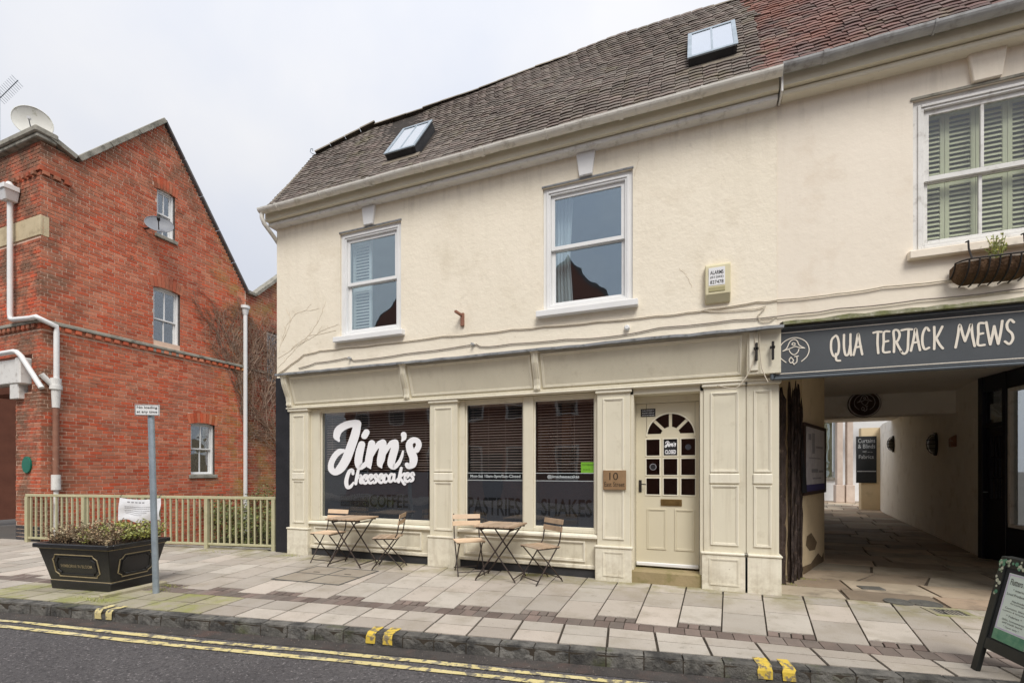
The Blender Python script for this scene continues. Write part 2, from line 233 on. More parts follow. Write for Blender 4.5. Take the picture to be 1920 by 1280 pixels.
# ------------------------------------------------------------------ mesh builder
class MB:
    def __init__(s, X=None): s.v = []; s.f = []; s.X = X
    def p(s, co):
        co = Vector(co); s.v.append(s.X @ co if s.X else co); return len(s.v)-1
    def poly(s, pts): s.f.append([s.p(q) for q in pts])
    def hexa(s, c):   # 8 corners: bottom 4 then top 4, counter-clockwise
        i = [s.p(q) for q in c]
        for a in ((3, 2, 1, 0), (4, 5, 6, 7), (0, 1, 5, 4), (1, 2, 6, 5), (2, 3, 7, 6), (3, 0, 4, 7)): s.f.append([i[k] for k in a])
        return s
    def box(s, x0, x1, y0, y1, z0, z1):
        x0, x1 = min(x0, x1), max(x0, x1); y0, y1 = min(y0, y1), max(y0, y1); z0, z1 = min(z0, z1), max(z0, z1)
        return s.hexa([(x0, y0, z0), (x1, y0, z0), (x1, y1, z0), (x0, y1, z0), (x0, y0, z1), (x1, y0, z1), (x1, y1, z1), (x0, y1, z1)])
    def prism(s, pts, fn, d0, d1):   # pts: 2-D outline; fn(a,b,d)->xyz
        n = len(pts); A = [s.p(fn(a, b, d0)) for a, b in pts]; B = [s.p(fn(a, b, d1)) for a, b in pts]
        s.f.append(A[::-1]); s.f.append(B)
        for i in range(n):
            j = (i+1) % n; s.f.append([A[i], A[j], B[j], B[i]])
        return s
    def bar(s, a, b, w, h=None, up=(0, 0, 1)):
        a, b = Vector(a), Vector(b); h = h or w; d = (b-a).normalized(); u = Vector(up)
        if abs(d.dot(u)) > .98: u = Vector((0, 1, 0))
        sx = d.cross(u).normalized()*w/2; sy = sx.cross(d).normalized()*h/2
        return s.hexa([a-sx-sy, a+sx-sy, a+sx+sy, a-sx+sy, b-sx-sy, b+sx-sy, b+sx+sy, b-sx+sy])
    def tube(s, pts, r, n=8, caps=True):
        pts = [Vector(q) for q in pts]; rs = r if isinstance(r, (list, tuple)) else [r]*len(pts); rings = []; up = None
        for i, q in enumerate(pts):
            d = (pts[min(i+1, len(pts)-1)]-pts[max(i-1, 0)]).normalized()
            if up is None:
                up = Vector((0, 0, 1)) if abs(d.z) < .9 else Vector((1, 0, 0))
            sx = d.cross(up)
            if sx.length < 1e-4: sx = d.cross(Vector((0, 1, 0)))
            sx.normalize(); up = sx.cross(d).normalized()
            rings.append([s.p(q+(sx*math.cos(2*math.pi*k/n)+up*math.sin(2*math.pi*k/n))*rs[i]) for k in range(n)])
        for a, b in zip(rings, rings[1:]):
            for k in range(n): s.f.append([a[k], a[(k+1) % n], b[(k+1) % n], b[k]])
        if caps: s.f.append(rings[0][::-1]); s.f.append(rings[-1])
        return s
    def lathe(s, prof, c, n=20, axis=None):
        c = Vector(c); Q = (axis or Vector((0, 0, 1))).to_track_quat('Z', 'Y').to_matrix(); rings = []
        for r, z in prof:
            rings.append([s.p(c+Q @ Vector((r*math.cos(2*math.pi*k/n), r*math.sin(2*math.pi*k/n), z))) for k in range(n)])
        for a, b in zip(rings, rings[1:]):
            for k in range(n): s.f.append([a[k], a[(k+1) % n], b[(k+1) % n], b[k]])
        s.f.append(rings[0][::-1]); s.f.append(rings[-1]); return s
    def mesh(s, name, off=Vector((0, 0, 0))):
        me = bpy.data.meshes.new(name); me.from_pydata([q-off for q in s.v], [], s.f); return me
    def build(s, name, m, parent=None, bev=0., smooth=False, local=False, origin=None, label=None, fix=False):
        off = Vector((0, 0, 0))
        if parent is not None and not local:
            r = parent
            while r.parent: r = r.parent
            off = r.location.copy()
        elif origin is not None: off = Vector(origin)
        me = s.mesh(name, off); me.materials.append(M[m] if isinstance(m, str) else m)
        if bev or smooth or fix:
            b = bmesh.new(); b.from_mesh(me)
            if fix: bmesh.ops.recalc_face_normals(b, faces=b.faces)
            if bev:
                bmesh.ops.bevel(b, geom=[e for e in b.edges if len(e.link_faces) == 2 and e.calc_face_angle(0) > .6], offset=bev, segments=1, affect='EDGES', clamp_overlap=True)
            if smooth:
                for fc in b.faces: fc.smooth = True
                for e in b.edges:
                    if len(e.link_faces) == 2 and e.calc_face_angle(0) > .8: e.smooth = False
            b.to_mesh(me); b.free()
        o = bpy.data.objects.new(name, me); col.objects.link(o)
        if parent is not None: o.parent = parent
        elif origin is not None: o.location = origin
        if label: o['label'] = label
        return o
def tag(o, label, cat, group=None):
    o['label'] = label; o['category'] = cat
    if group: o['group'] = group
    return o
def struct(o): o['kind'] = 'structure'; return o
def stuff(o): o['kind'] = 'stuff'; return o
def thing(name, label, cat, loc=(0, 0, 0), rz=0, group=None):
    o = bpy.data.objects.new(name, None); col.objects.link(o); o.location = loc; o.rotation_euler = (0, 0, rz); o.empty_display_size = .2
    return tag(o, label, cat, group)
def place(name, me, parent, mat4):   # a piece that shares mesh data; mat4 in the space of the thing
    o = bpy.data.objects.new(name, me); col.objects.link(o); o.parent = parent; o.matrix_local = mat4; return o
def copy_tree(o, parent=None):
    c = o.copy(); col.objects.link(c); c.parent = parent
    for ch in list(o.children): copy_tree(ch, c)
    return c

# ------------------------------------------------------------------ lettering
FR_FACADE = (Vector((1, 0, 0)), Vector((0, 0, 1)))
def txt(name, s, O, U, V, box, m, parent, thick=.0015, bold=0., local=False):
    """flat lettering s fitted into box (u0,u1,v0,v1) of the plane O + u U + v V"""
    cu = bpy.data.curves.new('t', 'FONT'); cu.body = s; cu.size = 1; cu.offset = bold; cu.resolution_u = 3; cu.align_x = 'LEFT'
    t = bpy.data.objects.new('t', cu); col.objects.link(t)
    dg = bpy.context.evaluated_depsgraph_get(); me = bpy.data.meshes.new_from_object(t.evaluated_get(dg))
    bpy.data.objects.remove(t); bpy.data.curves.remove(cu)
    xs = [v.co.x for v in me.vertices]; ys = [v.co.y for v in me.vertices]
    x0, x1, y0, y1 = min(xs), max(xs), min(ys), max(ys); u0, u1, v0, v1 = box
    mb = MB(); N = U.cross(V)
    for v in me.vertices:
        mb.v.append(O+U*(u0+(v.co.x-x0)/(x1-x0)*(u1-u0))+V*(v0+(v.co.y-y0)/(y1-y0)*(v1-v0))+N*thick)
    mb.f = [list(pl.vertices) for pl in me.polygons]; bpy.data.meshes.remove(me)
    return mb.build(name, m, parent, local=local)
def ribbon(mb, pts, radii, fn, lift=0., sub=8, cap=8):
    """brush stroke through 2-D points with given half-widths, as a flat ribbon with round ends; fn(x,y,lift)->xyz"""
    P = [Vector(q) for q in pts]; n = len(P); rr = radii if isinstance(radii, (list, tuple)) else [radii]*n
    C = []
    for i in range(n-1):
        p0, p1, p2, p3 = P[max(i-1, 0)], P[i], P[i+1], P[min(i+2, n-1)]
        for k in range(sub):
            t = k/sub
            q = .5*((2*p1)+(p2-p0)*t+(2*p0-5*p1+4*p2-p3)*t*t+(3*p1-p0-3*p2+p3)*t**3)
            C.append((q, rr[i]+(rr[i+1]-rr[i])*(3*t*t-2*t**3)))
    C.append((P[-1], rr[-1]))
    Lp, Rp = [], []
    for i, (q, r) in enumerate(C):
        d = C[min(i+1, len(C)-1)][0]-C[max(i-1, 0)][0]
        d = d.normalized() if d.length > 1e-9 else Vector((1, 0)); nn = Vector((-d.y, d.x))
        Lp.append(q+nn*r); Rp.append(q-nn*r)
    for i in range(len(C)-1):
        mb.poly([fn(*Lp[i], lift), fn(*Rp[i], lift), fn(*Rp[i+1], lift), fn(*Lp[i+1], lift)])
    for (q, r), l2 in ((C[0], lift+.00012), (C[-1], lift+.00024)):
        mb.poly([fn(q.x+r*math.cos(2*math.pi*k/14), q.y+r*math.sin(2*math.pi*k/14), l2) for k in range(14)])

# ------------------------------------------------------------------ wall with openings (front at y, thickness into +y)
def wall(mb, x0, x1, z0, z1, y, holes, th=.25, back=True, bottom=True):
    xs = sorted({x0, x1, *[h[0] for h in holes], *[h[1] for h in holes]}); zs = sorted({z0, z1, *[h[2] for h in holes], *[h[3] for h in holes]})
    xs = [v for v in xs if x0 <= v <= x1]; zs = [v for v in zs if z0 <= v <= z1]
    def inh(a, b): return any(h[0] < a < h[1] and h[2] < b < h[3] for h in holes)
    for i in range(len(xs)-1):
        for k in range(len(zs)-1):
            a, b, c, d = xs[i], xs[i+1], zs[k], zs[k+1]
            if inh((a+b)/2, (c+d)/2): continue
            mb.poly([(a, y, c), (b, y, c), (b, y, d), (a, y, d)])
            if back: mb.poly([(b, y+th, c), (a, y+th, c), (a, y+th, d), (b, y+th, d)])
    for a, b, c, d in holes:
        mb.poly([(a, y, c), (a, y+th, c), (a, y+th, d), (a, y, d)][::-1]); mb.poly([(b, y, c), (b, y+th, c), (b, y+th, d), (b, y, d)])
        mb.poly([(a, y, d), (b, y, d), (b, y+th, d), (a, y+th, d)]); mb.poly([(a, y, c), (b, y, c), (b, y+th, c), (a, y+th, c)][::-1])
    for (a, b, c, d) in ((x0, x0, z0, z1), (x1, x1, z0, z1)): mb.poly([(a, y, c), (a, y+th, c), (a, y+th, d), (a, y, d)])
    mb.poly([(x0, y, z1), (x1, y, z1), (x1, y+th, z1), (x0, y+th, z1)])
    if bottom: mb.poly([(x0, y, z0), (x1, y, z0), (x1, y+th, z0), (x0, y+th, z0)])
    return mb
def ring(mb, x0, x1, z0, z1, w, y0, y1, wb=None):   # rectangular frame
    wb = wb or w
    mb.box(x0, x0+w, y0, y1, z0, z1); mb.box(x1-w, x1, y0, y1, z0, z1)
    mb.box(x0+w, x1-w, y0, y1, z1-w, z1); mb.box(x0+w, x1-w, y0, y1, z0, z0+wb); return mb
def moulding(mb, x0, x1, z0, z1, w, y, d):           # raised panel moulding, two steps
    ring(mb, x0, x1, z0, z1, w, y-d, y+.004); ring(mb, x0+w, x1-w, z0+w, z1-w, w*.7, y-d*.5, y+.004); return mb
def sash_window(parent, X, x0, x1, z0, z1, y, cols=1, fw=.09, sw=.045, frame='white', gl='glassup', mid=None, sill=None, hung=True, sillmat=None):
    """sliding sash window: box frame, upper sash in front of lower sash, panes, sill"""
    mid = mid or (z0+z1)/2
    f = MB(X); ring(f, x0, x1, z0, z1, fw, y, y+.11, fw*.7); ring(f, x0+fw*.45, x1-fw*.45, z0+.01, z1-fw*.45, fw*.3, y-.012, y-.002)
    w = f.build('window', frame, parent, bev=.004)
    a, b = x0+fw, x1-fw; c, d = z0+fw*.7, z1-fw
    for (p, q, yy) in ((mid-.02, d, y+.03), (c, mid+.02, y+.065)):
        s = MB(X); ring(s, a+.002, b-.002, p, q, sw, yy, yy+.032)
        if cols > 1:
            for k in range(1, cols):
                xx = a+(b-a)*k/cols; s.box(xx-.014, xx+.014, yy+.002, yy+.03, p+sw, q-sw)
        s.build('sash', frame, w, bev=.003)
        for k in range(cols):
            xa, xb = a+(b-a)*k/cols+(sw if k == 0 else .014), a+(b-a)*(k+1)/cols-(sw if k == cols-1 else .014)
            MB(X).box(xa-.004, xb+.004, yy+.014, yy+.018, p+sw-.004, q-sw+.004).build('pane', gl, w)
    if sill:
        sx, sh, sp = sill
        MB(X).hexa([(x0-sx, y-sp, z0-sh), (x1+sx, y-sp, z0-sh), (x1+sx, y+.1, z0-sh), (x0-sx, y+.1, z0-sh), (x0-sx, y-sp, z0-.02), (x1+sx, y-sp, z0-.02), (x1+sx, y+.1, z0-.001), (x0-sx, y+.1, z0-.001)]).build('sill', sillmat or frame, w, bev=.006)
    return w

# =================================================================== THE SETTING
def lerp_tab(tab, x):
    if x <= tab[0][0]: return tab[0][1]
    for (a, b), (c, d) in zip(tab, tab[1:]):
        if x <= c: return b+(d-b)*(x-a)/(c-a)
    return tab[-1][1]
KA = math.atan(.148); kd = Vector((math.cos(KA), math.sin(KA), 0)); kn = Vector((-math.sin(KA), math.cos(KA), 0))
KO = Vector((0, 3.687, 0))
def kp(s, n, z): return KO+kd*s+kn*n+Vector((0, 0, z))
def KY(x): return 3.687+.148*x
XB = -11.85                      # side wall of the brick building
XL, XR = -6.66, .87              # shop building, left and right ends
FD = 6.03                        # facade plane
RZ = -.11                        # road surface

# ground: one sheet to the horizon with a cut for the stream
g = MB(); zz = -.16
xs = [-400, XB, XL-.02, 400]; ys = [-400, 6.25, 24, 400]
for i in range(3):
    for k in range(3):
        if i == 1 and k == 1: continue
        g.poly([(xs[i], ys[k], zz), (xs[i+1], ys[k], zz), (xs[i+1], ys[k+1], zz), (xs[i], ys[k+1], zz)])
struct(g.build('ground', 'earth'))
g = MB(); g.poly([kp(-60, -7.4, RZ), kp(60, -7.4, RZ), kp(60, .02, RZ), kp(-60, .02, RZ)])
road = struct(g.build('road', 'asphalt'))
def strip(n0, n1, z, m, name, s0=-30, s1=30, parent=None):
    q = MB()
    k = s0
    while k < s1:
        q.poly([kp(k, n0, z), kp(k+.5, n0, z), kp(k+.5, n1, z), kp(k, n1, z)]); k += .5
    return q.build(name, m, parent)
strip(-.15, .01, RZ+.004, 'gutterdirt', 'gutter_grit', parent=road)
for n0 in (-.222, -.350):
    q = MB(); k = -30.
    while k < 30:
        w = random.uniform(.022, .036); sh = .014*math.sin(k*1.7)+random.uniform(-.006, .006)
        w0 = q.v and lw or w
        a, b = n0+sh, n0+sh
        if not q.v: pa, lw = a, w
        q.poly([kp(k, pa-lw, RZ+.008), kp(k+.35, a-w, RZ+.008), kp(k+.35, a+w, RZ+.008), kp(k, pa+lw, RZ+.008)])
        pa, lw = a, w; k += .35
    q.build('yellow_line', 'yellow', road)
# loose grit along the kerb
q = MB()
for i in range(700):
    s = random.uniform(-9, 4); n = -abs(random.gauss(0, .07))-.005; r = random.uniform(.002, .007); c = kp(s, n, RZ+.004)
    t = random.uniform(0, 6)
    vs_ = [c+Vector((r*math.cos(t+2.1*k), r*math.sin(t+2.1*k), 0)) for k in range(3)]; top = c+Vector((0, 0, r*1.1))
    for k in range(3): q.poly([vs_[k], vs_[(k+1) % 3], top])
stuff(q.build('loose_grit', mk('grit', (.24, .20, .17), (.10, .085, .075), 60, .9, 0, isl=.5), road))

# pavement bed and kerb
YT = [(-40, 2.0), (-13.8, 5.16), (-12.4, 5.26), (-6.76, 6.18), (-6.4, 6.05), (40, 6.05)]
g = MB(); prev = None
for i in range(-40, 41):
    x = i*.5
    cur = (Vector((x, KY(x)+.1, -.012)), Vector((x, max(lerp_tab(YT, x), KY(x)+1.2), -.012)))
    if prev: g.poly([prev[0], cur[0], cur[1], prev[1]])
    prev = cur
pave = struct(g.build('pavement', 'joint'))
kerb = struct(MB().hexa([kp(-20, .02, -.2), kp(14, .02, -.2), kp(14, .12, -.2), kp(-20, .12, -.2), kp(-20, .02, -.02), kp(14, .02, -.02), kp(14, .12, -.02), kp(-20, .12, -.02)]).build('kerb', 'joint'))
kmesh = []
for v in range(6):
    b = bmesh.new(); rr = random.Random(v)
    bmesh.ops.create_cube(b, size=1); bmesh.ops.subdivide_edges(b, edges=b.edges[:], cuts=5, use_grid_fill=True)
    for q in b.verts:
        x, y, z = q.co.x+.5, q.co.y+.5, q.co.z+.5
        fx = x*.278+.001; fy = y*.135; fz = -.2+z*.2
        if y < .01: fy += (.004+.010*z*z)+.003*math.sin(x*9+v)*math.sin(z*5+v*2)+rr.uniform(0, .004)+.006
        if z > .99: fz -= rr.uniform(0, .003)+(.014 if y < .01 else 0)
        if x < .01: fx += rr.uniform(.001, .006)
        if x > .99: fx -= rr.uniform(.001, .006)
        q.co = (fx, fy, fz)
    me = bpy.data.meshes.new('kerb_stone'); b.to_mesh(me); b.free(); me.materials.append(M['kerb']); kmesh.append(me)
k = -13.0
while k < 7:
    place('kerb_stone', random.choice(kmesh), kerb, Matrix.Translation(kp(k, 0, random.uniform(-.004, .001))) @ Matrix.Rotation(KA+random.uniform(-.006, .006), 4, 'Z')); k += .281
for s0 in (-5.66, -5.52, -2.66, -2.50, .43, .59):
    w = random.uniform(.075, .095)
    q = MB()
    prof_ = [(.17, .0045), (.03, .0035), (.016, -.010), (.008, -.03), (.006, -.088)]; e0, e1 = [random.uniform(-.006, .006) for _ in prof_], [random.uniform(-.006, .006) for _ in prof_]
    for j in range(4):
        (n0_, z0_), (n1_, z1_) = prof_[j], prof_[j+1]
        q.poly([kp(s0+e0[j+1], n1_, z1_), kp(s0+w+e1[j+1], n1_, z1_), kp(s0+w+e1[j], n0_, z0_), kp(s0+e0[j], n0_, z0_)])
    q.build('yellow_kerb_mark', 'yellow' if s0 < -5 else 'yellowk', kerb)

# paving slabs: fanning columns as measured on the ground
KF = [(-14, -.2), (-3.2, -.19), (-1.3, -.03), (-.5, .01), (.3, .06), (1.1, .12), (1.5, .14), (3, .2), (8, .3)]
BT = [(-14, 2.60), (-3.55, 4.06), (-.5, 4.40), (.92, 4.49), (3, 4.62), (9, 5.2)]
def bt(x): return lerp_tab(BT, x)
def yt(x): return lerp_tab(YT, x)-.01
def cx(s, y): return s+lerp_tab(KF, s)*(y-5.95)
COVER = (-4.98, -4.12, 4.62, 5.22)     # big recessed cover in the slabs
def piece(name, m, q, par, th=.03, gap=.0078, tilt=.0016):
    c = sum((Vector(p) for p in q), Vector((0, 0)))/4; r = []
    for p in q:
        d = Vector(p)-c; L = d.length; r.append(c+d*(max(L-gap*1.4, .01)/L))
    dz = [random.uniform(-tilt, tilt) for _ in r]
    org = Vector((c.x, c.y, 0)); mb = MB()
    mb.hexa([(p.x, p.y, -th) for p in r]+[(c.x+(p.x-c.x)*.993, c.y+(p.y-c.y)*.993, dz[i]) for i, p in enumerate(r)])
    me = mb.mesh(name, org); me.materials.append(M[m]); return place(name, me, par, Matrix.Translation(org))
cols = []; s = -13.2
while s < 5.2: cols.append(s); s += .40
for i in range(len(cols)-1):
    a, b = cols[i]-.09, cols[i+1]-.09
    ybase = lambda s_: bt(cx(s_, 4.4))
    la, lb = ybase(a), ybase(b); ta, tb = yt(a), yt(b)
    off = .15 if i % 2 else 0.
    if min(ta-la, tb-lb) < .25: continue
    def pt(s_, lo, d): y = lo+d; return (cx(s_, y), y)
    if off:
        for n in range(4):
            u0, u1 = n/4, (n+1)/4
            p = [(a+(b-a)*u0, la+(lb-la)*u0), (a+(b-a)*u1, la+(lb-la)*u1)]
            piece('brick_paver', 'paver', [pt(p[0][0], p[0][1], .005), pt(p[1][0], p[1][1], .005), pt(p[1][0], p[1][1], .145), pt(p[0][0], p[0][1], .145)], pave)
    d = off; rows = 0
    while True:
        e = d+.60
        ea, eb = min(e, ta-la), min(e, tb-lb)
        if ea-d < .07 or eb-d < .07: break
        q = [pt(a, la, d), pt(b, lb, d), pt(b, lb, eb), pt(a, la, ea)]
        piece('paving_slab', 'slab', q, pave)
        d = e
        if e > max(ta-la, tb-lb): break
# soldier course of clay pavers, following the kerb
x = -13.; n = 0
while x < 5.0:
    w = .128
    dirx = -.10
    y0, y1 = bt(x)-.185, bt(x+w)-.185
    piece('brick_paver', 'paver', [(x-dirx*-.02, y0), (x+w, y1), (x+w-.012, bt(x+w)-.004), (x-.012, bt(x)-.004)], pave, gap=.004); x += w
# slabs between the soldier course and the kerb
x = -12.6
while x < 5.2:
    w = .385
    mats = 'slabg' if -7.9 < x < -4.9 else 'slab'
    lo = lambda t: KY(t)+.142
    hi = lambda t: bt(t)-.19
    sp = random.uniform(.46, .54)
    f = lambda t, v: (t-.14*((lo(t)+(hi(t)-lo(t))*v)-lo(t))+.02, lo(t)+(hi(t)-lo(t))*v)
    if hi(x)-lo(x) > .12 and not (x > 4.8):
        piece('paving_slab', mats, [f(x, 0), f(x+w, 0), f(x+w, sp), f(x, sp)], pave)
        piece('paving_slab', mats, [f(x, sp), f(x+w, sp), f(x+w, 1), f(x, 1)], pave)
    x += w
# the recessed cover, with four inset slabs in an iron frame
q = MB(); c0 = Vector(((COVER[0]+COVER[1])/2, (COVER[2]+COVER[3])/2, 0)); RA = Matrix.Translation(c0) @ Matrix.Rotation(.06, 4, 'Z')
for a, b, c, d in ((-.52, .52, -.42, -.40), (-.52, .52, .40, .42), (-.52, -.50, -.40, .40), (.50, .52, -.40, .40), (-.5, .5, -.01, .01), (-.01, .01, -.40, -.01), (-.01, .01, .01, .40)):
    q.X = RA; q.box(a, b, c, d, -.03, .008)
cv = thing('inspection_cover', 'square inspection cover inlaid with paving, set into pavement before big window', 'manhole cover', (c0.x, c0.y, 0))
q.build('cover_frame', 'cover', cv)
for a in (-1, 1):
    for b in (-1, 1):
        cell = MB(RA); cell.box(min(a*.012, a*.498), max(a*.012, a*.498), min(b*.012, b*.398), max(b*.012, b*.398), -.03, .0055)
        cell.build('inset_panel', mk('inset_panel', (.40, .35, .28), (.33, .28, .22), 2, .9, .3, 80, fine=.35, stains=(((.2, .17, .12), 4, .55, .72, .6),)), cv)
    MB(RA).box(a*.25-.05, a*.25+.05, -.012+.1, .012+.1, .0055, .0075).build('lifting_slot', 'joint', cv)

# passage floor: worn stone flags between two leaning walls
LW = [(6.0, .93), (7.1, 1.0), (7.2, 1.33), (8.5, 1.87), (20, 4.05), (34, 6.0)]      # left limit  X(Y)
RW = [(6.0, 4.62), (9.67, 4.27), (18.76, 5.76), (21, 6.2), (34, 12.0)]   # right limit X(Y)
g = MB(); prev = None
for i in range(0, 57):
    y = 6.04+i*.5; cur = (Vector((lerp_tab(LW, y)-.3, y, -.013)), Vector((lerp_tab(RW, y)+.3, y, -.013)))
    if prev: g.poly([prev[0], prev[1], cur[1], cur[0]])
    prev = cur
pfl = struct(g.build('passage_floor', mk('passage_joint', (.12, .095, .07), (.08, .064, .048), 6, .95, .5, 80)))
y = 6.07; fl = random.Random(3)
while y < 32:
    h_ = fl.uniform(.38, .62)*(1 if y < 12 else 1.6)
    l0, r0, l1, r1 = lerp_tab(LW, y)-.1, lerp_tab(RW, y)+.1, lerp_tab(LW, y+h_)-.1, lerp_tab(RW, y+h_)+.1
    n = max(2, int((r0-l0)/fl.uniform(.55, .85))); cuts = [0]+sorted((k+fl.uniform(-.25, .25))/n for k in range(1, n))+[1]
    for a, b in zip(cuts, cuts[1:]):
        wob = [fl.uniform(-.012, .012) for _ in range(4)]
        piece('flagstone', 'flag', [(l0+(r0-l0)*a, y+wob[0]), (l0+(r0-l0)*b, y+wob[1]), (l1+(r1-l1)*b+wob[2], y+h_), (l1+(r1-l1)*a+wob[3], y+h_)], pfl, gap=.012, tilt=.007)
    y += h_

# stream cut behind the railing
w = MB(); w.poly([(XB, 6.2, -1.5), (XL, 6.2, -1.5), (XL, 24, -1.5), (XB, 24, -1.5)])
struct(w.build('stream_water', 'water'))
w = MB()
for (a, b) in ((XB+.0, -6.66),):
    w.hexa([(XB, 5.32, -1.6), (-6.67, 6.18, -1.6), (-6.67, 6.40, -1.6), (XB, 5.54, -1.6), (XB, 5.32, -.014), (-6.67, 6.18, -.014), (-6.67, 6.40, -.014), (XB, 5.54, -.014)])
struct(w.build('retaining_wall', 'coping'))
w = MB(); nb = 14
H = {}
for i in range(nb+1):
    for k in range(nb+1):
        xx = XB+(XL-XB)*i/nb; yy = 7.3+(20-7.3)*(k/nb)**1.5
        H[i, k] = Vector((xx, yy, -1.55+(1.0+.35*random.random())*min(1, k/3)))
for i in range(nb):
    for k in range(nb): w.poly([H[i, k], H[i+1, k], H[i+1, k+1], H[i, k+1]])
struct(w.build('stream_bank', 'bank', smooth=True))

# =================================================================== SHOP BUILDING (cream, rendered, shopfront below)
ID = None
shop = thing('shop_building', 'cream rendered two-storey building with brown tiled roof above a bakery shopfront', 'building', (-2.9, FD, 0))
W1 = (-5.31, -4.15, 3.53, 5.18); W2 = (-1.90, -.72, 3.53, 5.17)
def plaster_relief(): pass
wall(MB(), XL, XR, 2.90, 5.52, FD, [W1, W2], .22).build('upper_wall', 'render', shop)
# flank wall with half-hipped gable, painted black below
q = MB(); q.prism([(FD+.001, 2.95), (9.2, 2.95), (9.2, 5.6), (8.25, 7.3), (6.95, 7.3), (FD+.001, 5.7)], lambda a, b, d: (d, a, b), XL, XL+.2); q.build('flank_wall', 'render', shop)
MB().box(XL-.004, XL+.2, FD-.0, 9.2, -1.6, 2.95).build('flank_base', 'blackwall', shop)
MB().box(XL+.0, -6.335, FD-.03, FD+.2, -.02, 2.955).build('end_pier', 'blackwall', shop, bev=.006)
MB().box(XL+.2, XR, 9.0, 9.2, 0, 5.6).build('back_wall', 'render', shop)
# rooms behind the glass
def room(parent, x0, x1, y0, y1, z0, z1, m, name='room'):
    q = MB(); q.poly([(x0, y1, z0), (x0, y1, z1), (x1, y1, z1), (x1, y1, z0)]); q.poly([(x0, y0, z0), (x0, y1, z0), (x1, y1, z0), (x1, y0, z0)])
    q.poly([(x0, y0, z1), (x1, y0, z1), (x1, y1, z1), (x0, y1, z1)]); q.poly([(x0, y0, z0), (x0, y0, z1), (x0, y1, z1), (x0, y1, z0)]); q.poly([(x1, y0, z0), (x1, y1, z0), (x1, y1, z1), (x1, y0, z1)])
    return q.build(name, m, parent)
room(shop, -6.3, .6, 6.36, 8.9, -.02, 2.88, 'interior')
room(shop, -6.4, -3.0, 6.26, 8.4, 2.95, 5.48, 'interior_lt'); room(shop, -2.98, .6, 6.26, 8.4, 2.95, 5.48, 'interior_lt')
# upper sash windows
for Wn, shut in ((W1, True), (W2, False)):
    w = sash_window(shop, None, Wn[0], Wn[1], Wn[2], Wn[3], FD+.03, 1, .10, .05, 'white', 'glassup', mid=4.36, sill=(.07, .10, .12))
    if shut:
        for k, (xa, xb, yy) in enumerate(((Wn[0]+.09, Wn[0]+.46, FD+.20),)):
            sh = MB(); ring(sh, xa, xb, Wn[2]+.06, Wn[3]-.08, .045, yy, yy+.03); sh.box(xa+.045, xb-.045, yy, yy+.03, 4.30, 4.37)
            sh = sh.build('shutter', 'shutterw', shop)
            z = Wn[2]+.13
            while z < Wn[3]-.16:
                if not 4.27 < z < 4.38: MB().hexa([(xa+.045, yy-.004, z), (xb-.045, yy-.004, z), (xb-.045, yy+.028, z+.03), (xa+.045, yy+.028, z+.03), (xa+.045, yy-.004, z+.007), (xb-.045, yy-.004, z+.007), (xb-.045, yy+.028, z+.037), (xa+.045, yy+.028, z+.037)]).build('louvre', 'shutterw', sh)
                z += .05
    else:
        c = MB(); pts = []; n = 40
        for k in range(n+1):
            u = k/n; pts.append((Wn[0]+.11+.25*u, FD+.26+.022*math.sin(u*30)+.01*math.sin(u*71)))
        for k in range(n):
            for (za, zb, wa, wb) in ((3.6, 4.3, 1., .82), (4.3, 5.12, .82, 1.)):
                f_ = lambda p, w_: Wn[0]+.11+(p[0]-Wn[0]-.11)*w_
                c.poly([(f_(pts[k], wa), pts[k][1], za), (f_(pts[k+1], wa), pts[k+1][1], za), (f_(pts[k+1], wb), pts[k+1][1], zb), (f_(pts[k], wb), pts[k][1], zb)])
        c.build('curtain', 'curtain', shop, smooth=True)
    # hood line and keystone
    cxm = (Wn[0]+Wn[1])/2
    q = MB(); q.prism([(cxm-.085, Wn[3]+.03), (cxm+.085, Wn[3]+.03), (cxm+.125, 5.50), (cxm-.125, 5.50)], lambda a, b, d: (a, d, b), FD-.045, FD+.02); q.build('keystone', 'white', shop, bev=.008)
    MB().box(Wn[0]-.01, Wn[1]+.01, FD-.012, FD+.03, Wn[3]+.002, Wn[3]+.022).build('head_drip', 'lead', shop)
